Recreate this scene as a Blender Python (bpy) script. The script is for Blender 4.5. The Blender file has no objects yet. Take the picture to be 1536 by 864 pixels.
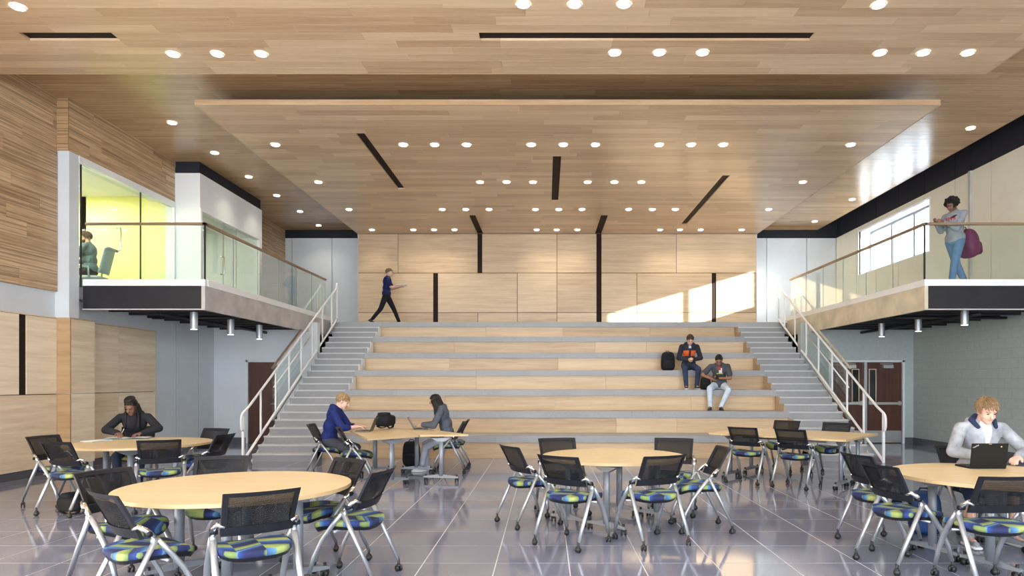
import bpy, bmesh, math, random
from mathutils import Vector, Matrix, Quaternion
random.seed(7)
SC = bpy.context.scene
COL = SC.collection
# ---------------------------------------------------------------- camera, world, sun, exposure
F, H_EYE, PX0, PY0 = 1027.0, 1.55, 819.0, 573.0      # focal length in px, eye height, vanishing point
cam_d = bpy.data.cameras.new('camera'); cam = bpy.data.objects.new('camera', cam_d); COL.objects.link(cam)
cam_d.sensor_width = 36.0; cam_d.lens = F / 1536 * 36.0
cam_d.shift_x = -(PX0 - 768) / 1536; cam_d.shift_y = (PY0 - 432) / 1536
cam_d.clip_start = 0.05; cam_d.clip_end = 300
cam.location = (0, 0, H_EYE); cam.rotation_euler = (math.pi / 2, 0, 0)
SC.camera = cam
world = bpy.data.worlds.new('sky'); SC.world = world; world.use_nodes = True
bg = world.node_tree.nodes['Background']; bg.inputs[0].default_value = (0.84, 0.92, 1.0, 1); bg.inputs[1].default_value = 6.5
sun_d = bpy.data.lights.new('sun', 'SUN'); sun_d.energy = 34.0; sun_d.angle = math.radians(0.6); sun_d.color = (1.0, 0.93, 0.80)
sun = bpy.data.objects.new('sun', sun_d); COL.objects.link(sun)
sun.rotation_euler = Vector((-1.86, 1.0, -0.558)).to_track_quat('-Z', 'Y').to_euler(); sun.location = (30, -10, 15)
vs = SC.view_settings; vs.view_transform = 'Standard'; vs.look = 'None'; vs.exposure = 0.42; vs.gamma = 1.0; vs.use_curve_mapping = False
SC.cycles.use_denoising = True
SC.cycles.max_bounces = 10; SC.cycles.diffuse_bounces = 5; SC.cycles.glossy_bounces = 4; SC.cycles.transparent_max_bounces = 16
SC.cycles.sample_clamp_indirect = 6.0
DOWN_W = 30.0            # watts of one recessed downlight

# ---------------------------------------------------------------- helpers
def P(px, py, Y):                       # pixel at a known distance
    return Vector(((px - PX0) * Y / F, Y, H_EYE - (py - PY0) * Y / F))
def on_z(px, py, z):                    # pixel lying on a horizontal plane
    return P(px, py, F * (H_EYE - z) / (py - PY0))
class MB:
    def __init__(s): s.v = []; s.f = []; s.pv = []
    def add(s, vs_, fs, pv=None):
        o = len(s.v); s.v += [tuple(p) for p in vs_]; s.f += [tuple(i + o for i in f) for f in fs]
        if pv is not None: s.pv += [pv] * len(fs)
        return s
    def box(s, a, b, M=None, pv=None):
        x0, y0, z0 = a; x1, y1, z1 = b
        vs_ = [Vector(p) for p in ((x0,y0,z0),(x1,y0,z0),(x1,y1,z0),(x0,y1,z0),(x0,y0,z1),(x1,y0,z1),(x1,y1,z1),(x0,y1,z1))]
        if M is not None: vs_ = [M @ p for p in vs_]
        return s.add(vs_, [(0,3,2,1),(4,5,6,7),(0,1,5,4),(1,2,6,5),(2,3,7,6),(3,0,4,7)], pv)
    def prism(s, poly, z0, z1, M=None):
        n = len(poly)
        vs_ = [Vector((p[0], p[1], z0)) for p in poly] + [Vector((p[0], p[1], z1)) for p in poly]
        if M is not None: vs_ = [M @ p for p in vs_]
        fs = [tuple(range(n - 1, -1, -1)), tuple(range(n, 2 * n))] + [(i, (i + 1) % n, n + (i + 1) % n, n + i) for i in range(n)]
        return s.add(vs_, fs)
    def tube(s, pts, r, seg=8, ab=(1, 1), side=None, caps=True):
        pts = [Vector(p) for p in pts]; n = len(pts); rs = r if isinstance(r, (list, tuple)) else [r] * n
        vs_ = []; ref = Vector(side) if side else None
        for i, p in enumerate(pts):
            d = (pts[min(i + 1, n - 1)] - pts[max(i - 1, 0)]).normalized()
            if ref is None: ref = Vector((0, 0, 1)) if abs(d.z) < 0.9 else Vector((1, 0, 0))
            u = (ref - d * ref.dot(d)); u = u.normalized() if u.length > 1e-6 else d.orthogonal().normalized()
            w = d.cross(u); ref = u
            for k in range(seg):
                a = 2 * math.pi * k / seg
                vs_.append(p + (u * math.cos(a) * ab[0] + w * math.sin(a) * ab[1]) * rs[i])
        fs = [(i * seg + k, i * seg + (k + 1) % seg, (i + 1) * seg + (k + 1) % seg, (i + 1) * seg + k) for i in range(n - 1) for k in range(seg)]
        if caps: fs += [tuple(range(seg - 1, -1, -1)), tuple((n - 1) * seg + k for k in range(seg))]
        return s.add(vs_, fs)
    def ball(s, c, r, R=None, nu=14, nv=9, fn=None, M=None):
        c = Vector(c); r = (r, r, r) if not isinstance(r, (list, tuple)) else r
        vs_ = []
        for j in range(nv + 1):
            th = math.pi * j / nv
            for i in range(nu):
                ph = 2 * math.pi * i / nu
                d = Vector((math.sin(th) * math.cos(ph), math.sin(th) * math.sin(ph), math.cos(th)))
                q = fn(d) if fn else 1.0
                p = Vector((d.x * r[0], d.y * r[1], d.z * r[2])) * q
                if R is not None: p = R @ p
                p = p + c
                vs_.append(M @ p if M is not None else p)
        fs = [(j * nu + i, (j + 1) * nu + i, (j + 1) * nu + (i + 1) % nu, j * nu + (i + 1) % nu) for j in range(nv) for i in range(nu)]
        return s.add(vs_, fs)
    def cap(s, p0, p1, r0, r1, ab=(1, 1), side=None, seg=12, nh=4):        # tapered capsule
        p0 = Vector(p0); p1 = Vector(p1); d = p1 - p0; L = d.length
        if L < 1e-5: return s.ball(p0, max(r0, r1))
        d /= L; pts = []; rs = []
        for i in range(nh):
            a = math.pi / 2 * (1 - (i + 0.15) / nh); pts.append(p0 - d * r0 * math.sin(a)); rs.append(r0 * math.cos(a))
        pts += [p0, p0.lerp(p1, .5), p1]; rs += [r0, (r0 + r1) / 2, r1]
        for i in range(nh):
            a = math.pi / 2 * (i + 0.85) / nh; pts.append(p1 + d * r1 * math.sin(a)); rs.append(r1 * math.cos(a))
        return s.tube(pts, rs, seg, ab, side)
    def rbox(s, c, size, e=0.35, M=None, nu=20, nv=12, fn=None):           # rounded box (superellipsoid)
        def sp(x): return math.copysign(abs(x) ** e, x)
        c = Vector(c); vs_ = []
        for j in range(nv + 1):
            th = -math.pi / 2 + math.pi * j / nv
            for i in range(nu):
                ph = 2 * math.pi * i / nu
                p = Vector((sp(math.cos(th)) * sp(math.cos(ph)) * size[0] / 2, sp(math.cos(th)) * sp(math.sin(ph)) * size[1] / 2, sp(math.sin(th)) * size[2] / 2))
                if fn: p = fn(p)
                p = p + c; vs_.append(M @ p if M is not None else p)
        fs = [(j * nu + i, j * nu + (i + 1) % nu, (j + 1) * nu + (i + 1) % nu, (j + 1) * nu + i) for j in range(nv) for i in range(nu)]
        return s.add(vs_, fs)
    def grid(s, fn, nu, nv):                                               # open surface fn(u,v), u,v in 0..1
        vs_ = [fn(i / nu, j / nv) for j in range(nv + 1) for i in range(nu + 1)]
        return s.add(vs_, [(j * (nu + 1) + i, j * (nu + 1) + i + 1, (j + 1) * (nu + 1) + i + 1, (j + 1) * (nu + 1) + i) for j in range(nv) for i in range(nu)])
    def shell(s, fn, nrm, th, nu, nv):                                     # closed thin solid around a surface
        w = nu + 1; n0 = w * (nv + 1)
        A = [Vector(fn(i / nu, j / nv)) for j in range(nv + 1) for i in range(nu + 1)]
        N = Vector(nrm) * th
        vs_ = A + [p + N for p in A]
        fs = []
        for j in range(nv):
            for i in range(nu):
                q = (j * w + i, j * w + i + 1, (j + 1) * w + i + 1, (j + 1) * w + i)
                fs += [q, tuple(n0 + k for k in reversed(q))]
        for i in range(nu):
            a, b = i, i + 1; fs.append((b, a, n0 + a, n0 + b)); a, b = nv * w + i, nv * w + i + 1; fs.append((a, b, n0 + b, n0 + a))
        for j in range(nv):
            a, b = j * w, (j + 1) * w; fs.append((a, b, n0 + b, n0 + a)); a, b = j * w + nu, (j + 1) * w + nu; fs.append((b, a, n0 + a, n0 + b))
        return s.add(vs_, fs)
    def mesh(s, name, mat, smooth=False):
        me = bpy.data.meshes.new(name); me.from_pydata(s.v, [], s.f)
        if mat is not None: me.materials.append(mat)
        if smooth: me.polygons.foreach_set('use_smooth', [True] * len(me.polygons))
        if s.pv and len(s.pv) == len(s.f):
            at = me.attributes.new('pv', 'FLOAT', 'FACE'); at.data.foreach_set('value', s.pv)
        me.update(); return me
    def build(s, name, mat, parent=None, smooth=False, bevel=0):
        return obj(name, s.mesh(name, mat, smooth), parent, bevel)
def obj(name, me, parent=None, bevel=0):
    o = bpy.data.objects.new(name, me); COL.objects.link(o)
    if parent is not None: o.parent = parent
    if bevel:
        b = o.modifiers.new('edge', 'BEVEL'); b.width = bevel; b.segments = 2; b.limit_method = 'ANGLE'
    return o
def tag(o, label, cat, group=None):
    o['label'] = label; o['category'] = cat
    if group: o['group'] = group
    return o
def thing(name, label, cat, loc=(0, 0, 0), heading=None, group=None):
    o = bpy.data.objects.new(name, None); COL.objects.link(o); o.empty_display_size = 0.1
    o.location = loc
    if heading is not None: o.rotation_euler = (0, 0, math.radians(heading - 90))
    return tag(o, label, cat, group)
def struct(o, label=None):
    o['kind'] = 'structure'
    if label: o['label'] = label
    return o
def sroot(name, label=None):
    o = bpy.data.objects.new(name, None); COL.objects.link(o); return struct(o, label)
def bx(name, a, b, mat, parent=None, bevel=0): return MB().box(a, b).build(name, mat, parent, bevel=bevel)
def copy_tree(o, parent=None):
    c = o.copy(); COL.objects.link(c); c.parent = parent
    for ch in o.children: copy_tree(ch, c)
    return c

# ---------------------------------------------------------------- materials
class NT:
    def __init__(s, name):
        s.m = bpy.data.materials.new(name); s.m.use_nodes = True; s.t = s.m.node_tree; s.n = s.t.nodes; s.b = s.n['Principled BSDF']
    def node(s, typ, **kw):
        n = s.n.new(typ)
        for k, v in kw.items():
            if k in n.inputs: n.inputs[k].default_value = v
            else: setattr(n, k, v)
        return n
    def link(s, a, b): s.t.links.new(a, b)
    def math(s, op, a, b=None, c=None):
        n = s.n.new('ShaderNodeMath'); n.operation = op
        for i, x in enumerate((a, b, c)):
            if x is None: continue
            if isinstance(x, (int, float)): n.inputs[i].default_value = x
            else: s.link(x, n.inputs[i])
        return n.outputs[0]
    def ramp(s, fac, stops, interp='LINEAR'):
        n = s.n.new('ShaderNodeValToRGB'); cr = n.color_ramp; cr.interpolation = interp
        while len(cr.elements) < len(stops): cr.elements.new(0.5)
        for e, (p, c) in zip(cr.elements, stops): e.position = p; e.color = (*c, 1)
        s.link(fac, n.inputs[0]); return n.outputs[0]
    def mix(s, fac, a, b, mode='MIX'):
        n = s.n.new('ShaderNodeMix'); n.data_type = 'RGBA'; n.blend_type = mode
        for sock, x in ((n.inputs[0], fac), (n.inputs[6], a), (n.inputs[7], b)):
            if isinstance(x, (int, float)): sock.default_value = x
            elif isinstance(x, tuple): sock.default_value = (*x, 1)
            else: s.link(x, sock)
        return n.outputs[2]
    def pos(s, scale, obj_space=False):
        mp = s.n.new('ShaderNodeMapping'); mp.inputs['Scale'].default_value = scale
        if obj_space: s.link(s.n.new('ShaderNodeTexCoord').outputs['Object'], mp.inputs[0])
        else: s.link(s.n.new('ShaderNodeNewGeometry').outputs['Position'], mp.inputs[0])
        return mp.outputs[0]
    def noise(s, vec, scale, detail=4, rough=0.55):
        n = s.node('ShaderNodeTexNoise'); n.inputs['Scale'].default_value = scale; n.inputs['Detail'].default_value = detail; n.inputs['Roughness'].default_value = rough
        s.link(vec, n.inputs['Vector']); return n.outputs[0]
    def bump(s, h, strength, dist=0.01):
        n = s.n.new('ShaderNodeBump'); n.inputs['Strength'].default_value = strength; n.inputs['Distance'].default_value = dist
        s.link(h, n.inputs['Height']); s.link(n.outputs[0], s.b.inputs['Normal'])
    def col(s, c):
        if isinstance(c, tuple): s.b.inputs['Base Color'].default_value = (*c, 1)
        else: s.link(c, s.b.inputs['Base Color'])
def plain(name, c, rough=0.5, metal=0.0, spec=0.5, speck=0.0, sscale=40, obj_space=True):
    t = NT(name); t.b.inputs['Roughness'].default_value = rough; t.b.inputs['Metallic'].default_value = metal; t.b.inputs['Specular IOR Level'].default_value = spec
    if speck:
        n = t.noise(t.pos((1, 1, 1), obj_space), sscale, 3)
        t.col(t.ramp(n, [(0.3, tuple(x * (1 - speck) for x in c)), (0.7, tuple(min(1, x * (1 + speck)) for x in c))]))
    else: t.col(c)
    return t.m
def wood(name, dark, light, axis, rough=0.4, stripe=0.35, fine=30, pvamt=0.5, strips=0.0, spec=0.5):
    t = NT(name); lo = 0.55
    sc = {'x': (lo, 9, 9), 'y': (9, lo, 9), 'z': (9, 9, lo)}[axis]
    at = t.node('ShaderNodeAttribute', attribute_name='pv')
    # shift the grain from board to board
    mp = t.n.new('ShaderNodeVectorMath'); mp.operation = 'ADD'; t.link(t.pos(sc), mp.inputs[0])
    cmb = t.n.new('ShaderNodeCombineXYZ'); k = t.math('MULTIPLY', at.outputs['Fac'], 37.0)
    for i in range(3): t.link(k, cmb.inputs[i])
    t.link(cmb.outputs[0], mp.inputs[1]); v = mp.outputs[0]
    g1 = t.noise(v, 1.2, 5, 0.6); g2 = t.noise(v, fine / 6, 3, 0.5)
    fac = t.math('ADD', t.math('MULTIPLY', g1, 1 - stripe), t.math('MULTIPLY', g2, stripe))
    fac = t.math('ADD', fac, t.math('MULTIPLY', t.math('SUBTRACT', at.outputs['Fac'], 0.5), pvamt))
    c = t.ramp(fac, [(0.25, dark), (0.75, light)])
    if strips:
        mp2 = t.n.new('ShaderNodeMapping'); mp2.inputs['Scale'].default_value = tuple(0.14 if q == lo else 1.0 for q in sc); t.link(v, mp2.inputs[0]); g3 = t.noise(mp2.outputs[0], fine / 8, 2, 0.5)
        c = t.mix(t.math('MULTIPLY', t.ramp(g3, [(0.46, (0, 0, 0)), (0.62, (1, 1, 1))]), strips), c, tuple(x * 0.38 for x in dark))
    t.col(c); t.b.inputs['Roughness'].default_value = rough; t.b.inputs['Specular IOR Level'].default_value = spec
    t.bump(g2, 0.05, 0.002); return t.m
def glass(name, tint, refl=1.0, alpha=0.06):
    t = NT(name); n = t.n
    tr = n.new('ShaderNodeBsdfTransparent'); tr.inputs[0].default_value = (*tint, 1)
    gl = n.new('ShaderNodeBsdfGlossy'); gl.inputs['Roughness'].default_value = 0.02; gl.inputs[0].default_value = (1, 1, 1, 1)
    lw = n.new('ShaderNodeLayerWeight'); lw.inputs[0].default_value = 0.5
    f5 = t.math('POWER', lw.outputs['Facing'], 4.0)
    mx = n.new('ShaderNodeMixShader'); t.link(t.math('MULTIPLY_ADD', f5, 0.6 * refl, 0.02), mx.inputs[0])
    t.link(tr.outputs[0], mx.inputs[1]); t.link(gl.outputs[0], mx.inputs[2])
    t.link(mx.outputs[0], n['Material Output'].inputs[0]); return t.m
def emit(name, c, s):
    t = NT(name); t.b.inputs['Base Color'].default_value = (*c, 1); t.b.inputs['Emission Color'].default_value = (*c, 1); t.b.inputs['Emission Strength'].default_value = s; return t.m
M = {}
M['ceil_wood'] = wood('ceiling_wood', (0.45, 0.29, 0.165), (0.68, 0.50, 0.32), 'x', 0.28, 0.3, 40, 0.38)
M['ceil_upper'] = wood('upper_ceiling_wood', (0.34, 0.195, 0.095), (0.56, 0.37, 0.20), 'x', 0.22, 0.35, 40, 0.3, 0.25)
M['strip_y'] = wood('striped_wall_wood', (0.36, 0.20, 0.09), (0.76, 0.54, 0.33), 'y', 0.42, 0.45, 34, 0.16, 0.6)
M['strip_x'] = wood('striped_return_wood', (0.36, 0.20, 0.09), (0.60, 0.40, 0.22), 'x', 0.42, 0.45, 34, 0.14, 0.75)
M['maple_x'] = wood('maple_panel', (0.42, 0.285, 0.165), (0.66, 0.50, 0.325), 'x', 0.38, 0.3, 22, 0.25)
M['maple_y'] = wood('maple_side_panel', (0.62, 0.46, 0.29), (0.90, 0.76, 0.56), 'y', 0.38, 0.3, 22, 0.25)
M['riser'] = wood('maple_riser', (0.43, 0.285, 0.155), (0.66, 0.485, 0.295), 'x', 0.4, 0.3, 22, 0.35)
M['laminate'] = wood('maple_laminate', (0.66, 0.485, 0.265), (0.76, 0.60, 0.36), 'x', 0.35, 0.2, 20, 0)
M['lam_edge'] = plain('laminate_edge', (0.55, 0.38, 0.20), 0.4)
M['door_wood'] = wood('door_wood', (0.04, 0.011, 0.006), (0.115, 0.034, 0.016), 'z', 0.4, 0.4, 20, 0)
M['joint_brown'] = plain('dark_joint_brown', (0.10, 0.06, 0.035), 0.6, spec=0.1)  # dark brown backing that shows in the panel joints
M['slot'] = plain('dark_slot', (0.022, 0.013, 0.010), 0.6, spec=0.1, speck=0.2)
M['dark_paint'] = plain('dark_reveal_paint', (0.022, 0.022, 0.030), 0.6, spec=0.2, speck=0.1, sscale=6)
M['fascia_dark'] = plain('dark_steel_fascia', (0.022, 0.021, 0.025), 0.5, spec=0.25, speck=0.15, sscale=3)
M['white_paint'] = plain('white_paint', (0.80, 0.80, 0.79), 0.55, speck=0.02, sscale=3)
M['grey_paint'] = plain('pale_grey_paint', (0.63, 0.655, 0.68), 0.5, speck=0.04, sscale=2)
M['grey_panel'] = plain('pale_wall_panel', (0.66, 0.68, 0.70), 0.45, speck=0.03, sscale=2)
M['cream'] = plain('cream_wall_panel', (0.76, 0.71, 0.59), 0.5, speck=0.04, sscale=2)
M['block'] = plain('painted_block', (0.40, 0.44, 0.425), 0.5, speck=0.05, sscale=14)
M['mortar'] = plain('block_mortar', (0.34, 0.375, 0.365), 0.7, speck=0.05)
M['yellow'] = plain('yellow_paint', (0.84, 0.78, 0.30), 0.55, speck=0.03, sscale=3)
M['beige'] = plain('beige_room_paint', (0.62, 0.60, 0.52), 0.55, speck=0.03)
M['carpet'] = plain('grey_carpet', (0.25, 0.25, 0.26), 0.9, speck=0.25)
M['base'] = plain('rubber_base', (0.075, 0.075, 0.085), 0.5, speck=0.1)
M['concrete'] = plain('grey_fascia', (0.47, 0.44, 0.42), 0.55, speck=0.18, sscale=2.5)
M['warm_lit_fascia'] = plain('warm_lit_fascia', (0.60, 0.52, 0.39), 0.55, speck=0.18, sscale=2.5)  # fascia grey turned tan to hold the warm light on the right
def stone(name, c1, c2, c3, rough, scale):
    t = NT(name); v = t.pos((1, 1, 1)); a = t.noise(v, scale, 2, 0.7); b = t.noise(v, 1.3, 3)
    c = t.ramp(a, [(0.30, c1), (0.5, c2), (0.72, c3)]); c = t.mix(0.25, c, t.ramp(b, [(0.3, c1), (0.7, c3)]))
    at = t.node('ShaderNodeAttribute', attribute_name='pv')
    c = t.mix(t.math('MULTIPLY', at.outputs['Fac'], 0.22), c, c1)
    t.col(c); t.b.inputs['Roughness'].default_value = rough; return t.m
M['tile'] = stone('terrazzo_tile', (0.125, 0.135, 0.195), (0.195, 0.205, 0.275), (0.31, 0.32, 0.395), 0.075, 130)
M['grout'] = plain('tile_grout', (0.62, 0.62, 0.64), 0.5)
M['stone'] = stone('grey_stone_tread', (0.225, 0.225, 0.235), (0.315, 0.315, 0.325), (0.42, 0.42, 0.43), 0.45, 110)
M['stone_shaded'] = stone('grey_riser_shaded', (0.20, 0.20, 0.21), (0.27, 0.27, 0.28), (0.36, 0.36, 0.37), 0.5, 110)  # step stone darkened as shade on the risers
M['stone_lit'] = stone('lit_stone_nosing', (0.40, 0.40, 0.41), (0.50, 0.50, 0.51), (0.60, 0.60, 0.61), 0.45, 110)  # step stone lightened as light on treads and nosings
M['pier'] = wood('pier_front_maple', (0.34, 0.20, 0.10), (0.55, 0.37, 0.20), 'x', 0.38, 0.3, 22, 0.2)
M['silver'] = plain('silver_powder_coat', (0.42, 0.435, 0.465), 0.38, 0.7)
M['post_grey'] = plain('grey_table_post', (0.25, 0.265, 0.30), 0.42, 0.3)
M['foot'] = plain('grey_foot_bar', (0.20, 0.21, 0.235), 0.5, 0.2)
M['chrome'] = plain('polished_aluminium', (0.75, 0.75, 0.75), 0.18, 1.0)
M['white_metal'] = plain('white_painted_steel', (0.84, 0.84, 0.84), 0.35)
M['bronze'] = plain('bronze_cap_rail', (0.36, 0.25, 0.17), 0.3, 0.7)
M['steel'] = plain('brushed_steel', (0.55, 0.55, 0.55), 0.3, 0.95)
M['black_plastic'] = plain('black_plastic', (0.010, 0.0105, 0.015), 0.45, spec=0.3)
M['black'] = plain('black_fabric', (0.012, 0.012, 0.015), 0.8, spec=0.2, speck=0.3, sscale=60)
M['rubber'] = plain('black_rubber', (0.012, 0.012, 0.013), 0.5)
M['glass_rail'] = glass('guard_glass', (0.92, 0.96, 0.945))
M['glass_win'] = glass('window_glass', (0.95, 0.98, 1.0))
M['glass_room'] = glass('room_glass', (0.90, 0.95, 0.93))
M['lens'] = emit('downlight_lens', (1.0, 0.97, 0.92), 14.0)
M['lamp_end'] = emit('pendant_lens', (1.0, 0.97, 0.92), 6.0)
def mesh_fabric():
    t = NT('mesh_back_fabric'); v = t.pos((1, 1, 1), True)
    w = t.node('ShaderNodeTexWave', bands_direction='Z'); w.inputs['Scale'].default_value = 42; w.inputs['Distortion'].default_value = 0.6
    t.link(v, w.inputs['Vector'])
    t.col((0.012, 0.012, 0.014)); t.b.inputs['Roughness'].default_value = 0.6; t.b.inputs['Specular IOR Level'].default_value = 0.15
    tr = t.n.new('ShaderNodeBsdfTransparent'); mx = t.n.new('ShaderNodeMixShader')
    t.link(t.math('MULTIPLY_ADD', w.outputs['Fac'], 0.30, 0.14), mx.inputs[0]); t.link(t.b.outputs[0], mx.inputs[1]); t.link(tr.outputs[0], mx.inputs[2])
    t.link(mx.outputs[0], t.n['Material Output'].inputs[0]); return t.m
M['mesh'] = mesh_fabric()
def seat_fabric(name, dim):
    t = NT(name); tc = t.n.new('ShaderNodeTexCoord'); sp = t.n.new('ShaderNodeSeparateXYZ'); t.link(tc.outputs['Object'], sp.inputs[0])
    x, y = sp.outputs[0], sp.outputs[1]
    ux = t.math('MULTIPLY', t.math('ADD', x, 0.5), 5.6)
    fx = t.math('FRACT', ux); cell = t.math('FLOOR', ux)
    odd = t.math('MODULO', cell, 2.0)
    slope = t.math('MULTIPLY', t.math('SUBTRACT', odd, 0.5), 1.1)
    w = t.math('ADD', t.math('MULTIPLY', t.math('ADD', y, 0.6), 5.0), t.math('MULTIPLY', t.math('SUBTRACT', fx, 0.5), slope))
    f = t.math('FRACT', w)
    navy, blue, teal, green, lime = (0.012, 0.018, 0.075), (0.018, 0.05, 0.22), (0.09, 0.23, 0.36), (0.13, 0.19, 0.06), (0.30, 0.35, 0.11)
    c = t.ramp(f, [(0.0, navy), (0.16, blue), (0.20, teal), (0.34, blue), (0.38, lime), (0.62, green), (0.66, navy), (0.80, navy)])
    c2 = t.ramp(f, [(0.0, lime), (0.22, green), (0.26, navy), (0.50, blue), (0.56, blue), (0.78, teal), (0.82, lime), (1.0, lime)])
    c = t.mix(odd, c, c2)
    c = t.mix(dim, c, (0.01, 0.012, 0.03))
    t.col(c); t.b.inputs['Roughness'].default_value = 0.85
    n = t.noise(tc.outputs['Object'], 250, 2); t.bump(n, 0.2, 0.002); return t.m
M['seat'] = seat_fabric('patterned_seat_fabric', 0.0)
# ---------------------------------------------------------------- the place: main dimensions in metres
TIER, RUN, Y1 = 0.457, 0.83, 13.90
RISE, TREAD = TIER / 3, RUN / 3
HL = 7 * TIER                               # landing / balcony level, 3.2
XL, XR = -8.34, 9.28                        # side walls
ZU, ZC = 6.40, 6.05                         # upper ceiling, dropped ceilings
YW, YG = 20.80, 21.90                       # maple feature wall, pale wall behind it
YB = 12.05                                  # front edge of the balconies
SXL, SXR = -5.72, 6.38                      # outer edges of the stairs
TXL, TXR = -4.56, 5.22                      # ends of the seating tiers
BXL, BXR = -6.00, 6.66                      # balcony edges beside the stairs
YE, YR = 17.30, -2.5                        # end walls under the balconies, unseen end behind the camera, left open for sky light

# ---- floor: polished terrazzo tiles
TS, TX0, TY0 = 0.622, 0.195, 5.86
fl = struct(bx('floor', (XL - 0.3, YR, -0.12), (XR + 0.3, YG + 0.3, -0.0015), M['grout']), 'polished grey terrazzo tile floor with pale joints')
rest = MB(); tile_no = 0
g = 0.005
for j in range(-14, 19):
    for i in range(-15, 15):
        x0, y0 = TX0 + i * TS, TY0 + j * TS
        if x0 + TS < XL or x0 > XR or y0 > YE + 1: continue
        x0c, x1c = max(x0 + g, XL), min(x0 + TS - g, XR)
        if x1c - x0c < 0.02: continue
        near = 4.9 < y0 + TS and y0 < 9.9 and abs(x0 + TS / 2 + 0.3) < 0.86 * (y0 + TS)
        if near and tile_no < 300:
            MB().box((x0c, y0 + g, -0.03), (x1c, y0 + TS - g, 0), pv=random.random()).build('tile', M['tile'], fl); tile_no += 1
        else: rest.box((x0c, y0 + g, -0.03), (x1c, y0 + TS - g, 0), pv=random.random())
o = rest.build('tile_field', M['tile'], fl); o['kind'] = 'stuff'

# ---- plank surfaces
def plank_rows(lo, hi, u0, u1, row, mean, holes=()):
    """rows along v from lo to hi, boards along u; holes = (u0,u1,v0,v1)"""
    out = []; v = lo; r = 0
    while v < hi - 0.02:
        v1 = min(v + row, hi); u = u0 - random.random() * mean; vm = (v + v1) / 2
        while u < u1:
            w = mean * random.uniform(0.6, 1.5); a, b = max(u, u0), min(u + w, u1); u += w
            if b - a < 0.03: continue
            segs = [(a, b)]
            for hu0, hu1, hv0, hv1 in holes:
                if hv0 < vm < hv1:
                    ns = []
                    for s0, s1 in segs:
                        if hu1 <= s0 or hu0 >= s1: ns.append((s0, s1)); continue
                        if hu0 > s0: ns.append((s0, hu0))
                        if hu1 < s1: ns.append((hu1, s1))
                    segs = ns
            pv = random.random()
            for s0, s1 in segs: out.append((s0, s1, v, v1, pv, r))
        v = v1; r += 1
    return out
def ceiling_planks(root, x0, x1, y0, y1, z, mat, nobj_rows, row=0.195, mean=1.7, holes=(), first=0):
    st = MB(); gp = 0.0025
    for a, b, v, v1, pv, r in plank_rows(y0, y1, x0, x1, row, mean, holes):
        m = MB() if first <= r < first + nobj_rows else st
        m.box((a + gp / 2, v + gp, z), (b - gp / 2, v1 - gp, z + 0.03), pv=pv)
        if m is not st: m.build('plank', mat, root)
    if st.v: st.build('plank_field', mat, root)['kind'] = 'stuff'
def slot_rect(pxs, py0, py1):              # dark slot on a dropped ceiling: pixel columns at its near end
    y0 = F * (ZC - H_EYE) / (PY0 - py0); y1 = F * (ZC - H_EYE) / (PY0 - py1)
    return ((pxs[0] - PX0) * y0 / F, (pxs[1] - PX0) * y0 / F, y0, y1)
# front dropped ceiling
YF1 = F * (ZC - H_EYE) / (PY0 - 110.5)
c1 = struct(bx('ceiling_front', (XL, YR, ZC + 0.03), (6.42, YF1, ZC + 0.10), M['slot']), 'dropped plank ceiling over the tables')
yf = F * (ZC - H_EYE) / (PY0 - 44); yf2 = F * (ZC - H_EYE) / (PY0 - 54)
fr_holes = [((717 - PX0) * yf / F, (1227 - PX0) * yf / F, yf, yf2 + 0.03), ((20 - PX0) * yf / F, (160 - PX0) * yf / F, yf, yf2 + 0.03)]
fr_holes = [(a, b, round((c - (YF1 - 0.195 * 22)) / 0.195) * 0.195 + (YF1 - 0.195 * 22), 0) for a, b, c, d in fr_holes]
fr_holes = [(a, b, c, c + 0.195) for a, b, c, d in fr_holes]
ceiling_planks(c1, XL, 6.42, YF1 - 0.195 * 22, YF1, ZC, M['ceil_wood'], 13, holes=fr_holes, first=9)
ceiling_planks(c1, XL, 6.42, YR, YF1 - 0.195 * 22, ZC, M['ceil_wood'], 0)
bx('edge_board', (XL, YF1, ZC - 0.002), (6.42, YF1 + 0.02, ZC + 0.10), M['ceil_wood'], c1)
bx('edge_board', (6.42, YR, ZC - 0.002), (6.44, YF1 + 0.02, ZC + 0.10), M['ceil_wood'], c1)
# canopy over the seating steps
YC0 = F * (ZC - H_EYE) / (PY0 - 158); CX0, CX1 = -5.70, 6.40
c2 = struct(bx('ceiling_canopy', (CX0, YC0 + 0.03, ZC + 0.03), (CX1, YW, ZC + 0.09), M['slot']), 'long dropped plank canopy above the seating steps')
can_holes = [slot_rect((532, 545), 198, 284), slot_rect((829.5, 842), 232, 303), slot_rect((1085, 1096), 262, 337),
             slot_rect((703, 712.5), 322, 350), slot_rect((902, 912.5), 322, 350)]
ceiling_planks(c2, CX0, CX1, YC0, YW, ZC, M['ceil_wood'], 30, row=0.21, mean=1.9, holes=can_holes)
bx('edge_board', (CX0, YC0 - 0.025, ZC - 0.003), (CX1, YC0, ZC + 0.085), M['ceil_wood'], c2)
for x in (CX0 - 0.02, CX1): bx('edge_board', (x, YC0, ZC - 0.003), (x + 0.02, YW, ZC + 0.085), M['ceil_wood'], c2)
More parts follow.
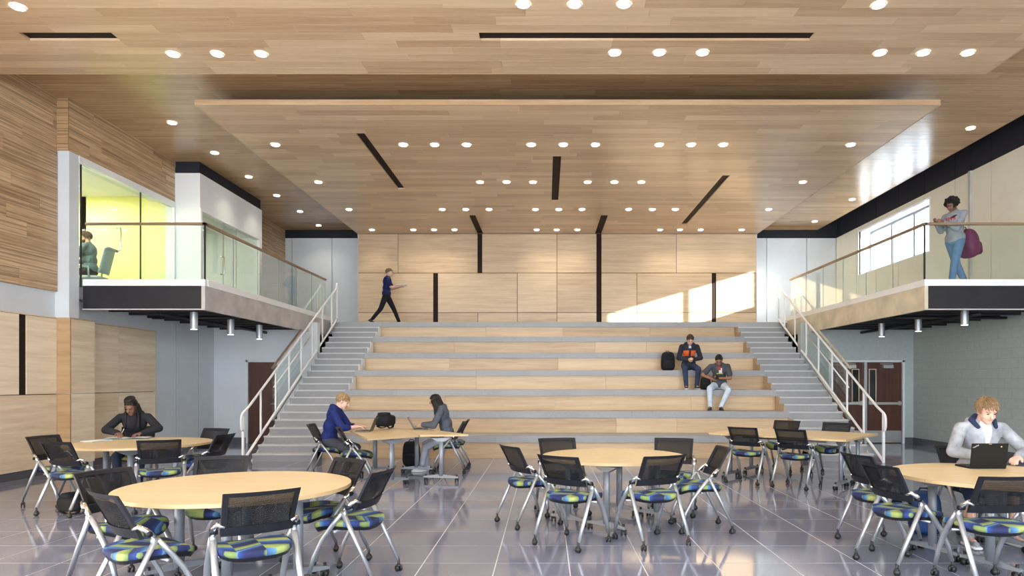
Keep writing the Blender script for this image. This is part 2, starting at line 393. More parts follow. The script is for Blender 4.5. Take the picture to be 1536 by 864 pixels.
# upper ceiling
UX1, UY1 = 8.64, 21.85
c3 = struct(bx('ceiling_upper', (XL - 0.3, YR, ZU + 0.035), (UX1, UY1, ZU + 0.12), M['slot']), 'glossy plank ceiling above the canopy')
ceiling_planks(c3, XL - 0.05, UX1, 8.0, UY1, ZU, M['ceil_upper'], 8, row=0.21, mean=2.4, first=10)
bx('edge_board', (UX1, 3, ZU - 0.002), (UX1 + 0.02, UY1, ZU + 0.09), M['ceil_upper'], c3)
struct(bx('ceiling_roof', (XL - 3.6, YR, 7.0), (XR + 0.9, YG + 0.4, 7.15), M['dark_paint']), 'dark roof deck above the ceilings')

# ---- left wall
wl = sroot('wall_left', 'left wall with maple panels below and striped wood boards above')
bx('wall_core', (XL - 0.35, YR, 0), (XL - 0.05, 11.70, 7.0), M['grey_paint'], wl)
bx('wall_core', (XL - 0.35, 11.70, 0), (XL - 0.05, YG, HL - 0.201), M['grey_paint'], wl)
bx('wall_core', (XL - 0.35, 11.70, 5.52), (XL, 15.04, 7.0), M['grey_paint'], wl)
bx('wall_core', (XL - 0.35, 18.32, HL - 0.32), (XL - 0.05, YG, 7.0), M['grey_panel'], wl)
gp = 0.012
bx('panel_backing', (XL - 0.055, 3.0, 0.13), (XL - 0.044, F * 8.34 / (PX0 - 233), 2.625), M['joint_brown'], wl)
ZP, ZM = 2.63, 1.345
def side_panel(y0, y1, z0, z1, x=XL, dx=0.05):
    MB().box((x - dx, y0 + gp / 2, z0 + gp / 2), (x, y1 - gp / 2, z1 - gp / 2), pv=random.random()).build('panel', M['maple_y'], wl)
SLY0, SLY1 = F * 8.34 / (PX0 - 29), F * 8.34 / (PX0 - 40)
for y0, y1 in ((3.0, 5.4), (5.4, 7.8), (7.8, SLY0), (SLY1, 11.68)): side_panel(y0, y1, ZM, ZP)
bx('dark_slot', (XL - 0.05, SLY0, ZM), (XL - 0.02, SLY1, ZP), M['slot'], wl)
for y0, y1 in ((3.0, 6.0), (6.0, 9.0), (9.0, 11.68)): side_panel(y0, y1, 0.13, ZM)
YJ = F * 8.34 / (PX0 - 178); YPE = F * 8.34 / (PX0 - 233)
for y0, y1 in ((12.32, YJ), (YJ, YPE)):
    side_panel(y0, y1, ZM, ZP); side_panel(y0, y1, 0.13, ZM)
bx('panel_cap', (XL - 0.05, 3.0, ZP), (XL + 0.004, 11.68, ZP + 0.02), M['maple_y'], wl)
bx('panel_cap', (XL - 0.05, 12.32, ZP), (XL + 0.004, YPE, ZP + 0.02), M['maple_y'], wl)
bx('panel_end', (XL - 0.05, YPE, 0.13), (XL + 0.002, YPE + 0.02, ZP), M['maple_y'], wl)
# maple-clad pier and the white column standing on it
CXF = -8.15
for z0, z1 in ((0.13, ZM), (ZM, ZP)):
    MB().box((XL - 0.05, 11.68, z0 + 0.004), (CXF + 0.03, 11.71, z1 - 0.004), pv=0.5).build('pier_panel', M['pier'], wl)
    MB().box((CXF, 11.712, z0 + 0.004), (CXF + 0.03, 12.32, z1 - 0.004), pv=random.random()).build('pier_panel', M['maple_y'], wl)
bx('pier_core', (XL - 0.05, 11.71, 0), (CXF, 12.32, ZP), M['grey_paint'], wl)
bx('pier_cap', (XL - 0.05, 11.67, ZP - 0.004), (CXF + 0.035, 12.33, ZP + 0.02), M['maple_x'], wl)
bx('white_column', (XL - 0.05, 11.70, ZP + 0.02), (CXF, 11.95, 5.50), M['grey_paint'], wl)
# striped boards
def strip_boards(x, y0, y1, z0, z1, mean=2.0, row=0.255):
    for a, b, v, v1, pv, r in plank_rows(z0, z1, y0, y1, row, mean):
        MB().box((x - 0.05, a + 0.001, v + 0.0015), (x, b - 0.001, v1 - 0.0015), pv=pv).build('board', M['strip_y'], wl)
strip_boards(XL, 4.0, 11.69, 3.09, ZU + 0.3)
strip_boards(CXF, 11.70, 15.04, 5.50, ZU + 0.2)
strip_boards(XL, 18.33, YG, 5.45, ZU + 0.2)
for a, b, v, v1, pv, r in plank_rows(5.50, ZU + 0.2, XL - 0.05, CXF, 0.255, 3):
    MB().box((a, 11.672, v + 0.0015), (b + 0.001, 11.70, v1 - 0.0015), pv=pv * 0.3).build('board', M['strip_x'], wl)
bx('wall_panel', (XL - 0.05, 18.35, HL), (XL, 20.1, 5.43), M['grey_panel'], wl)
bx('wall_panel', (XL - 0.05, 20.115, HL), (XL, YG, 5.43), M['grey_panel'], wl)
for y in (YPE + 0.9, YPE + 1.9): bx('wall_joint', (XL - 0.051, y, 0.13), (XL - 0.047, y + 0.012, HL - 0.35), M['mortar'], wl)
struct(bx('baseboard_left', (XL - 0.05, 3.0, 0), (XL - 0.012, 11.68, 0.125), M['base']))
struct(bx('baseboard_left_far', (XL - 0.05, 12.33, 0), (XL - 0.012, YE, 0.125), M['base']))
# ---- glazed office with the yellow walls
of = sroot('wall_office_front', 'frameless glass front of the yellow office')
OX = -11.4
struct(bx('wall_office_back', (OX - 0.1, 11.4, HL), (OX, 15.3, 6.2), M['yellow']), 'yellow back wall of the office')
struct(bx('wall_office_far', (OX, 15.04, HL), (XL - 0.02, 15.14, 6.2), M['yellow']), 'yellow side wall of the office')
struct(bx('wall_office_near', (OX, 11.6, HL), (XL - 0.36, 11.7, 6.2), M['yellow']), 'yellow near wall of the office')
struct(bx('ceiling_office', (OX, 11.6, 5.62), (XL - 0.36, 15.04, 5.7), M['white_paint']), 'white ceiling of the office')
struct(bx('floor_office', (OX - 0.1, 11.96, HL - 0.2), (CXF, 15.04, HL), M['carpet']), 'carpet floor of the office')
bx('glass_header', (CXF - 0.10, 11.95, 5.38), (CXF + 0.012, 15.04, 5.50), M['white_paint'], of)
bx('jamb', (CXF - 0.08, 15.0, HL), (CXF + 0.01, 15.04, 5.5), M['white_paint'], of)
GX = CXF - 0.05
def yx(px, X): return F * X / (px - PX0)
gy = [11.95, yx(125, CXF), yx(214, CXF), 15.0]
for i in range(3):
    bx('glass_pane', (GX, gy[i] + 0.006, HL + 0.02), (GX + 0.012, gy[i + 1] - 0.006, 5.38), M['glass_room'], of)
for yq in gy[1:3]: bx('glass_joint', (GX - 0.004, yq - 0.012, HL), (GX + 0.016, yq + 0.012, 5.38), M['dark_paint'], of)
bx('sill_channel', (GX - 0.015, 11.95, HL), (GX + 0.03, 15.0, HL + 0.02), M['steel'], of)
yd = yx(178, CXF)
MB().tube([(GX + 0.012, yd, 4.06), (GX + 0.075, yd, 4.06), (GX + 0.09, yd, 4.09), (GX + 0.09, yd, 4.46), (GX + 0.075, yd, 4.49), (GX + 0.012, yd, 4.49)], 0.016, 8).build('pull_handle', M['chrome'], of, True)
def area_lamp(name, label, loc, size, watts, mat, col=(1, 0.97, 0.9)):
    t = thing(name, label, 'light', loc)
    bx('diffuser', (-size[0] / 2, -size[1] / 2, -0.02), (size[0] / 2, size[1] / 2, 0), mat, t)
    fm = MB()
    for s in (-1, 1):
        fm.box((s * size[0] / 2 - 0.012, -size[1] / 2 - 0.012, -0.03), (s * size[0] / 2 + 0.012, size[1] / 2 + 0.012, 0))
        fm.box((-size[0] / 2, s * size[1] / 2 - 0.012, -0.03), (size[0] / 2, s * size[1] / 2 + 0.012, 0))
    fm.build('lamp_frame', M['white_metal'], t)
    ld = bpy.data.lights.new(name, 'AREA'); ld.shape = 'RECTANGLE'; ld.size, ld.size_y = size; ld.energy = watts; ld.color = col
    lo = bpy.data.objects.new('lamp_light', ld); COL.objects.link(lo); lo.parent = t; lo.location = (0, 0, -0.04)
    return t
area_lamp('office_light', 'slim white ceiling light in the yellow office', (-9.3, 12.7, 5.62), (1.2, 0.28), 50, M['lens'])
area_lamp('office_light', 'ceiling light deep inside the yellow office', (-10.2, 14.0, 5.62), (1.2, 0.28), 55, M['lens'])
# ---- white glazed booth beyond the office
bo = sroot('wall_booth', 'white glazed booth on the left balcony')
BX, BY0, BY1 = -7.60, 15.04, 18.32
bx('front_wall', (XL - 0.018, BY0, HL), (BX, BY0 + 0.12, 6.14), M['white_paint'], bo)
bx('front_reveal', (CXF, BY0 + 0.03, 6.14), (BX - 0.03, BY0 + 0.12, ZU + 0.3), M['dark_paint'], bo)
ZD = 5.31; d0, d1 = yx(302, BX), yx(388, BX)
bx('side_wall', (BX - 0.12, BY0 + 0.12, ZD), (BX, BY1, 6.14), M['white_paint'], bo)
bx('side_wall', (BX - 0.12, d1, HL), (BX, BY1, ZD), M['white_paint'], bo)
bx('side_reveal', (BX - 0.12, BY0 + 0.12, 6.14), (BX - 0.03, BY1 - 0.03, ZU + 0.3), M['dark_paint'], bo)
bx('rear_wall', (XL - 3.2, BY1 - 0.12, HL), (BX - 0.12, BY1, 6.14), M['white_paint'], bo)
bx('inner_wall', (-10.2, BY0, HL), (-10.1, BY1, 6.14), M['beige'], bo)
bx('booth_ceiling', (-10.2, BY0 + 0.12, 5.6), (BX - 0.12, BY1 - 0.12, 5.7), M['white_paint'], bo)
bx('booth_floor', (-10.2, BY0, HL - 0.2), (BX, BY1, HL), M['carpet'], bo)
fm = MB()
fm.box((BX - 0.005, d0 - 0.06, ZD), (BX + 0.02, d1 + 0.06, ZD + 0.07)); fm.box((BX - 0.005, d1, HL), (BX + 0.02, d1 + 0.06, ZD)); fm.box((BX - 0.005, d0 - 0.06, HL), (BX + 0.02, d0, ZD))
fm.build('door_trim', M['white_metal'], bo)
gy = [d0, yx(338, BX), yx(357, BX), d1]
for i in range(3):
    bx('glass_pane', (BX - 0.06, gy[i] + 0.01, HL + 0.01), (BX - 0.048, gy[i + 1] - 0.01, 5.02), M['glass_room'], bo)
    bx('transom_pane', (BX - 0.06, gy[i] + 0.01, 5.05), (BX - 0.048, gy[i + 1] - 0.01, ZD), M['glass_room'], bo)
for yq in gy[1:3]: bx('mullion', (BX - 0.065, yq - 0.015, HL), (BX - 0.043, yq + 0.015, ZD), M['steel'], bo)
yd = yx(334, BX)
MB().tube([(BX - 0.05, yd, 4.08), (BX + 0.02, yd, 4.08), (BX + 0.035, yd, 4.11), (BX + 0.035, yd, 4.46), (BX + 0.02, yd, 4.49), (BX - 0.05, yd, 4.49)], 0.014, 8).build('pull_handle', M['chrome'], bo, True)
area_lamp('booth_light', 'ceiling light inside the glazed white booth', (-8.9, 16.4, 5.6), (0.9, 0.3), 30, M['lens'])

# ---- right wall: cream panels above, painted block below
wr = sroot('wall_right', 'right wall of cream panels over painted block')
WY0, WY1, WZ0, WZ1 = 16.57, 20.30, 4.73, 5.995
joints = [YR, 3.0, 5.6, 8.2, 10.8, 12.05, 14.27, 14.94, 15.53, 16.78, 18.02, 19.25, 20.47, YG]
bx('wall_core', (XR + 0.05, YR, 0), (XR + 0.40, WY0 - 0.03, 7.0), M['grey_paint'], wr)
bx('wall_core', (XR + 0.05, WY1 + 0.03, 0), (XR + 0.40, YG + 0.3, 7.0), M['grey_paint'], wr)
bx('wall_core', (XR + 0.05, WY0 - 0.03, 0), (XR + 0.40, WY1 + 0.03, WZ0 - 0.03), M['white_paint'], wr)
bx('wall_core', (XR + 0.05, WY0 - 0.03, WZ1 + 0.03), (XR + 0.40, WY1 + 0.03, 7.0), M['white_paint'], wr)
for a, b in zip(joints[:-1], joints[1:]):
    a, b = a + 0.012, b - 0.012
    bx('reveal_panel', (XR, a, 6.155), (XR + 0.05, b, 7.0), M['dark_paint'], wr)
    if b <= WY0 or a >= WY1: bx('wall_panel', (XR, a, HL - 0.02), (XR + 0.05, b, 6.15), M['cream'], wr)
    else:
        bx('wall_panel', (XR, a, WZ1), (XR + 0.05, b, 6.15), M['cream'], wr); bx('wall_panel', (XR, a, HL - 0.02), (XR + 0.05, b, WZ0), M['cream'], wr)
        if a < WY0: bx('wall_panel', (XR, a, WZ0), (XR + 0.05, WY0, WZ1), M['cream'], wr)
        if b > WY1: bx('wall_panel', (XR, WY1, WZ0), (XR + 0.05, b, WZ1), M['cream'], wr)
bx('joint_backing', (XR + 0.03, YR, HL), (XR + 0.049, WY0 - 0.01, 7.0), M['slot'], wr)
bx('wall_pier', (XR - 0.05, 14.90, HL), (XR + 0.05, 14.98, 6.15), M['concrete'], wr)
w1 = sroot('window_1', 'deep-set window in the cream wall on the right balcony')
fm = MB(); ft = 0.035
fm.box((XR - 0.012, WY0 - ft, WZ1), (XR + 0.4, WY1 + ft, WZ1 + ft)).box((XR - 0.012, WY0 - ft, WZ0 - ft), (XR + 0.4, WY1 + ft, WZ0))
fm.box((XR - 0.012, WY0 - ft, WZ0), (XR + 0.4, WY0, WZ1)).box((XR - 0.012, WY1, WZ0), (XR + 0.4, WY1 + ft, WZ1))
fm.build('window_reveal', M['white_metal'], w1)
bx('frame_head', (XR + 0.34, WY0, WZ1 - 0.06), (XR + 0.42, WY1, WZ1), M['post_grey'], w1)
bx('frame_sill', (XR + 0.34, WY0, WZ0), (XR + 0.42, WY1, WZ0 + 0.05), M['white_metal'], w1)
mys = [WY0, 17.89, 19.06, WY1]
for y in mys: bx('mullion', (XR + 0.34, y - 0.045, WZ0 + 0.05), (XR + 0.42, y + 0.045, WZ1 - 0.06), M['post_grey'], w1)
for a, b in zip(mys[:-1], mys[1:]): bx('window_pane', (XR + 0.375, a + 0.045, WZ0 + 0.05), (XR + 0.385, b - 0.045, WZ1 - 0.06), M['glass_win'], w1)
# painted block below
lw = MB(); lw.box((XR + 0.012, YR, 0), (XR + 0.05, YE + 0.2, HL - 0.02)); lw.build('block_backing', M['mortar'], wr)
bw, bh = 0.406, 0.203; nb = 0; blocks = {}
restb = MB()
for r in range(15):
    y = YE - (bw / 2 if r % 2 else 0) - bw * 30
    z0, z1 = r * bh, min((r + 1) * bh, HL - 0.02)
    for i in range(31):
        a, b = y + i * bw, min(y + (i + 1) * bw, YE)
        if b - a < 0.05: continue
        if b > 11.3 and nb < 270:
            MB().box((XR, a + 0.004, z0 + 0.004), (XR + 0.03, b - 0.004, z1 - 0.004)).build('block', M['block'], wr); nb += 1
        else: restb.box((XR, a + 0.004, z0 + 0.004), (XR + 0.03, b - 0.004, z1 - 0.004))
restb.build('block_field', M['block'], wr)['kind'] = 'stuff'
struct(bx('baseboard_right', (XR - 0.018, 3.0, 0), (XR, YE, 0.15), M['base']))

# ---- pale back wall and the maple feature wall
wb = sroot('wall_back', 'pale panel wall at the back of the landing')
bx('wall_core', (XL - 0.35, YG + 0.05, 0), (XR + 0.4, YG + 0.3, 7.0), M['mortar'], wb)
xs = [XL - 0.05] + [(p - PX0) * YG / F for p in (438, 498)] + [-5.5]
for a, b in list(zip(xs[:-1], xs[1:])) + list(zip([6.2] + [(p - PX0) * YG / F for p in (1150, 1210)], [(p - PX0) * YG / F for p in (1150, 1210)] + [XR])):
    bx('wall_panel', (a + 0.01, YG, HL), (b - 0.01, YG + 0.05, 6.15), M['grey_panel'], wb)
    bx('reveal_panel', (a, YG + 0.01, 6.155), (b, YG + 0.05, 7.0), M['dark_paint'], wb)
wf = sroot('wall_feature', 'maple panel feature wall behind the landing')
FX0, FX1 = -5.71, 6.40
bx('wall_core', (FX0, YW + 0.03, HL), (FX1, YG + 0.05, ZC + 0.03), M['joint_brown'], wf)
def fx(p): return (p - PX0) * YW / F
def fz(p): return H_EYE - (p - PY0) * YW / F
rows = [(fz(409.5), ZC, [537, 597, 716.5, 723, 835.4, 895, 902, 1014.6, 1135], [(716.5, 723), (895, 902)]),
        (fz(468.8), fz(409.5), [537, 650, 656.7, 776, 835.4, 895, 902, 955.4, 1068, 1074, 1135], [(650, 656.7), (895, 902), (1068, 1074)]),
        (HL, fz(468.8), [537, 597, 650, 656.7, 716.7, 776, 835.4, 895, 902, 955.4, 1015, 1068, 1074, 1135], [(650, 656.7), (895, 902), (1068, 1074)])]
for z0, z1, cuts, dark in rows:
    for a, b in zip(cuts[:-1], cuts[1:]):
        if (a, b) in dark: MB().box((fx(a), YW + 0.015, z0), (fx(b), YW + 0.03, z1)).build('dark_slot', M['slot'], wf)
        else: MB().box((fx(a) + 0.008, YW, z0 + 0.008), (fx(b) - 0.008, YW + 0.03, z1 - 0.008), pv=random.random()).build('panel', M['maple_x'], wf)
for x in (FX0, FX1): MB().box((x - 0.01, YW, HL), (x + 0.01, YG + 0.04, ZC)).build('wall_end', M['grey_panel'], wf)

# ---- landing, balconies
def level(name, label): return sroot(name, label)
la = level('floor_landing', 'grey stone landing at the top of the steps')
bx('landing_slab', (XL - 0.05, Y1 + 6 * RUN + 0.10, HL - 0.32), (XR, YG, HL), M['stone'], la)
def balcony(name, x_out, x_in, sgn, mat, label):
    b = level(name, label)
    xa, xb = min(x_out, x_in), max(x_out, x_in); ye = Y1 + 6 * RUN + 0.0
    ja, jb = (xa, xb - 0.07) if sgn < 0 else (xa + 0.07, xb)
    bx('balcony_slab', (ja, YB + 0.06, HL - 0.12), (jb, ye, HL), M['stone'], b)
    bx('front_fascia', (xa, YB, HL - 0.36), (xb - 0 if sgn > 0 else xb, YB + 0.06, HL + 0.04), M['fascia_dark'], b)
    bx('front_curb', (xa, YB - 0.005, HL + 0.045), (xb, YB + 0.10, HL + 0.16), M['white_paint'], b)
    bx('flange', (xa, YB - 0.015, HL - 0.38), (xb, YB + 0.06, HL - 0.36), M['concrete'], b)
    e0, e1 = (x_in - 0.06, x_in) if sgn < 0 else (x_in, x_in + 0.06)
    bx('side_fascia', (e0, YB + 0.06, HL - 0.38), (e1, ye, HL + 0.045), mat, b)
    bx('corner_plate', (e0 - 0.002, YB - 0.008, HL - 0.37), (e1 + 0.002, YB + 0.20, HL + 0.044), mat, b)
    bx('side_curb', (e0 - (0.04 if sgn < 0 else -0.01) , YB + 0.10, HL + 0.045), (e1 + (0.01 if sgn < 0 else 0.04), ye + 0.3, HL + 0.16), M['white_paint'], b)
    for i in range(9):                                           # dark steel joists below
        y = YB + 0.7 + i * 0.62
        if y < YE: bx('joist', (ja, y, HL - 0.34), (jb, y + 0.07, HL - 0.12), M['fascia_dark'], b)
    bx('deck_underside', (ja, YB + 0.06, HL - 0.14), (jb, YE, HL - 0.121), M['dark_paint'], b)
    xm = (xa + xb) / 2
    MB().tube([(xm - 0.9 * 0, YB + 0.5, HL - 0.40), (xm, YE, HL - 0.40)], 0.035, 8).build('conduit', M['fascia_dark'], b, True)
    MB().tube([(xa + 0.3, YB + 1.6, HL - 0.37), (xb - 0.1, YB + 1.6, HL - 0.37)], 0.028, 8).build('conduit', M['fascia_dark'], b, True)
    return b
balcony('floor_balcony_left', CXF, BXL, -1, M['concrete'], 'left balcony with dark steel front and grey side fascia')
balcony('floor_balcony_right', XR, BXR, 1, M['warm_lit_fascia'], 'right balcony with dark steel front and side fascia tinted tan for warm light')
# glass guards along the balconies
def guard(label, x_wall, x_in, sgn):
    t = thing('glass_guard', label, 'railing', (x_in, YB + 0.05, HL + 0.16), None, 'balcony glass guards')
    def w(x, y, z): return (x - x_in, y - (YB + 0.05), z - (HL + 0.16))
    zt = HL + 1.13; ye = Y1 + 6 * RUN - 0.15
    n = 1
    xs_ = [x_wall, x_in]
    for i in range(len(xs_) - 1):
        a, b = sorted((xs_[i], xs_[i + 1]))
        k = 2 if abs(b - a) > 2.4 else 1
        for q in range(k):
            MB().box(w(a + (b - a) * q / k + 0.006, YB + 0.045, HL + 0.16), w(a + (b - a) * (q + 1) / k - 0.006, YB + 0.057, zt)).build('glass_pane', M['glass_rail'], t)
    k = 6
    for q in range(k):
        y0, y1 = YB + 0.05 + (ye - YB - 0.05) * q / k, YB + 0.05 + (ye - YB - 0.05) * (q + 1) / k
        MB().box(w(x_in - 0.006, y0 + 0.008, HL + 0.16), w(x_in + 0.006, y1 - 0.008, zt)).build('glass_pane', M['glass_rail'], t)
        if q: MB().box(w(x_in - 0.004, y0 - 0.006, HL + 0.16), w(x_in + 0.004, y0 + 0.006, zt)).build('glass_joint', M['post_grey'], t)
    MB().box(w(min(x_wall, x_in), YB + 0.02, zt - 0.005), w(max(x_wall, x_in) + (0.03 if sgn < 0 else 0), YB + 0.085, zt + 0.035)).build('cap_rail', M['bronze'], t)
    MB().box(w(x_in - 0.03, YB + 0.02, zt - 0.005), w(x_in + 0.03, ye, zt + 0.035)).build('cap_rail', M['bronze'], t)
    MB().box(w(x_in - 0.012, YB + 0.04, HL + 0.16), w(x_in + 0.012, YB + 0.065, zt)).build('corner_joint', M['dark_paint'], t)
guard('glass guard with bronze cap rail on the balcony before the yellow office', CXF + 0.02, BXL - 0.03, -1)
guard('glass guard with bronze cap rail beside the girl with the pink backpack', XR - 0.01, BXR + 0.03, 1)

# ---- end walls under the balconies, with doors
def end_wall(name, x0, x1, dx0, dx1, label):
    t = sroot(name, label); zt = HL - 0.14; dh = 2.10
    bx('wall_core', (x0, YE, 0), (dx0, YE + 0.2, zt), M['grey_paint' if x0 < 0 else 'block'], t)
    bx('wall_core', (dx1, YE, 0), (x1, YE + 0.2, zt), M['grey_paint' if x0 < 0 else 'block'], t)
    bx('wall_core', (dx0, YE, dh), (dx1, YE + 0.2, zt), M['grey_paint' if x0 < 0 else 'block'], t)
    return t
DLX0, DLX1 = (369 - PX0) * YE / F, (412 - PX0) * YE / F + 0.12
end_wall('wall_end_left', XL - 0.05, SXL - 0.055, DLX0, DLX1, 'pale wall under the left balcony')
DRX0, DRX1 = (1243 - PX0) * YE / F, (1356.5 - PX0) * YE / F
end_wall('wall_end_right', SXR + 0.055, XR + 0.05, DRX0, DRX1, 'pale wall under the right balcony')
struct(bx('baseboard_end_left', (XL - 0.05, YE - 0.015, 0), (DLX0 - 0.01, YE, 0.15), M['base']))
struct(bx('baseboard_end_right', (DRX1 + 0.01, YE - 0.015, 0), (XR, YE, 0.15), M['base']))
def door_frame(t, a, b, dh=2.10):
    f = MB(); f.box((a, YE - 0.02, 0), (a + 0.05, YE + 0.12, dh)).box((b - 0.05, YE - 0.02, 0), (b, YE + 0.12, dh)).box((a, YE - 0.02, dh - 0.05), (b, YE + 0.12, dh))
    f.build('door_frame', M['grey_panel'], t)
d1_ = sroot('door_1', 'dark wood door behind the left stair rail'); door_frame(d1_, DLX0, DLX1)
lf = bx('door_leaf', (DLX0 + 0.055, YE + 0.03, 0.01), (DLX1 - 0.055, YE + 0.075, 2.045), M['door_wood'], d1_)
MB().tube([(DLX1 - 0.12, YE + 0.03, 1.0), (DLX1 - 0.12, YE - 0.03, 1.0), (DLX1 - 0.24, YE - 0.035, 1.0)], 0.012, 8).ball((DLX1 - 0.12, YE + 0.025, 1.0), 0.03).build('lever_handle', M['steel'], lf, True)
d2_ = sroot('door_2', 'dark wood double door behind the right stair rail'); door_frame(d2_, DRX0, DRX1)
dm = (1298 - PX0) * YE / F
bx('centre_post', (dm - 0.035, YE - 0.02, 0), (dm + 0.035, YE + 0.1, 2.05), M['steel'], d2_)
for a, b, hs in ((DRX0 + 0.055, dm - 0.04, 1), (dm + 0.04, DRX1 - 0.055, -1)):
    v0, v1 = (b - 0.27, b - 0.12) if hs > 0 else (a + 0.08, a + 0.23)
    m = MB(); y0, y1 = YE + 0.03, YE + 0.075
    m.box((a, y0, 0.01), (v0, y1, 2.045)).box((v1, y0, 0.01), (b, y1, 2.045)).box((v0, y0, 0.01), (v1, y1, 1.05)).box((v0, y0, 1.86), (v1, y1, 2.045))
    lf = m.build('door_leaf', M['door_wood'], d2_)
    bx('vision_pane', (v0, y0 + 0.02, 1.05), (v1, y0 + 0.026, 1.86), M['glass_win'], lf)
    fmm = MB(); fmm.box((v0 - 0.02, y0 - 0.008, 1.03), (v0, y0, 1.88)).box((v1, y0 - 0.008, 1.03), (v1 + 0.02, y0, 1.88)).box((v0, y0 - 0.008, 1.03), (v1, y0, 1.05)).box((v0, y0 - 0.008, 1.86), (v1, y0, 1.88))
    fmm.build('vision_frame', M['warm_lit_fascia'], lf)
    bx('vision_backing', (v0, y1 + 0.3, 0.9), (v1, y1 + 0.32, 2.0), M['white_paint'], lf)
    bx('kick_plate', (a + 0.01, y0 - 0.006, 0.02), (b - 0.01, y0, 0.32), M['steel'], lf)
    m = MB(); m.box((a + 0.03, y0 - 0.08, 0.98), (b - 0.03, y0 - 0.05, 1.04)).box((a + 0.04, y0 - 0.055, 0.98), (a + 0.09, y0, 1.04)).box((b - 0.09, y0 - 0.055, 0.96), (b - 0.04, y0, 1.07))
    m.build('push_bar', M['steel'], lf)
    c = (a + b) / 2 + 0.08; m = MB(); m.box((c - 0.13, y0 - 0.07, 1.90), (c + 0.13, y0, 1.98)).box((c - 0.2, y0 - 0.06, 2.0), (c + 0.12, y0 - 0.045, 2.015)); m.build('door_closer', M['steel'], lf)

# ---- unseen end behind the camera: bare mullions, left open so sky light floods in
w2 = sroot('open_end', 'mullions of the unseen open end that lets sky light in')
m = MB()
for i in range(9): x = XL + 0.05 + (XR - XL - 0.1) * i / 8; m.box((x - 0.04, YR - 0.1, 0), (x + 0.04, YR, 6.4))
for z in (0, 2.6, 6.3): m.box((XL, YR - 0.1, z), (XR, YR, z + 0.1))
m.build('mullion_frame', M['post_grey'], w2)

# ---- seating steps and the two flights
st = thing('seating_steps', 'wide tiered seating steps of grey stone treads and maple risers', 'steps', ((TXL + TXR) / 2, Y1, 0))
def sl(p): return (p[0] - (TXL + TXR) / 2, p[1] - Y1, p[2])
for k in range(1, 8):
    yk = Y1 + (k - 1) * RUN; z = k * TIER; th = 0.135
    cuts = [TXL, TXL + 3.2 + 0.4 * math.sin(k), TXL + 6.6 + 0.5 * math.cos(k), TXR]
    yb_ = yk + RUN + 0.06 if k < 7 else yk + 0.5
    for a, b in zip(cuts[:-1], cuts[1:]):
        MB().box(sl((a + 0.002, yk - 0.035, z - th)), sl((b - 0.002, yb_, z + (0.0015 if k == 7 else 0))), pv=random.random()).build('stone_tread', M['stone'], st)
    cuts = [TXL, TXL + 2.4 + 0.5 * math.sin(2 * k), TXL + 5.4 + 0.7 * math.cos(3 * k), TXL + 7.6 + 0.4 * math.sin(5 * k), TXR]
    for a, b in zip(cuts[:-1], cuts[1:]):
        MB().box(sl((a + 0.002, yk + 0.02, z - TIER)), sl((b - 0.002, yk + 0.06, z - th)), pv=random.random()).build('riser_board', M['riser'], st)
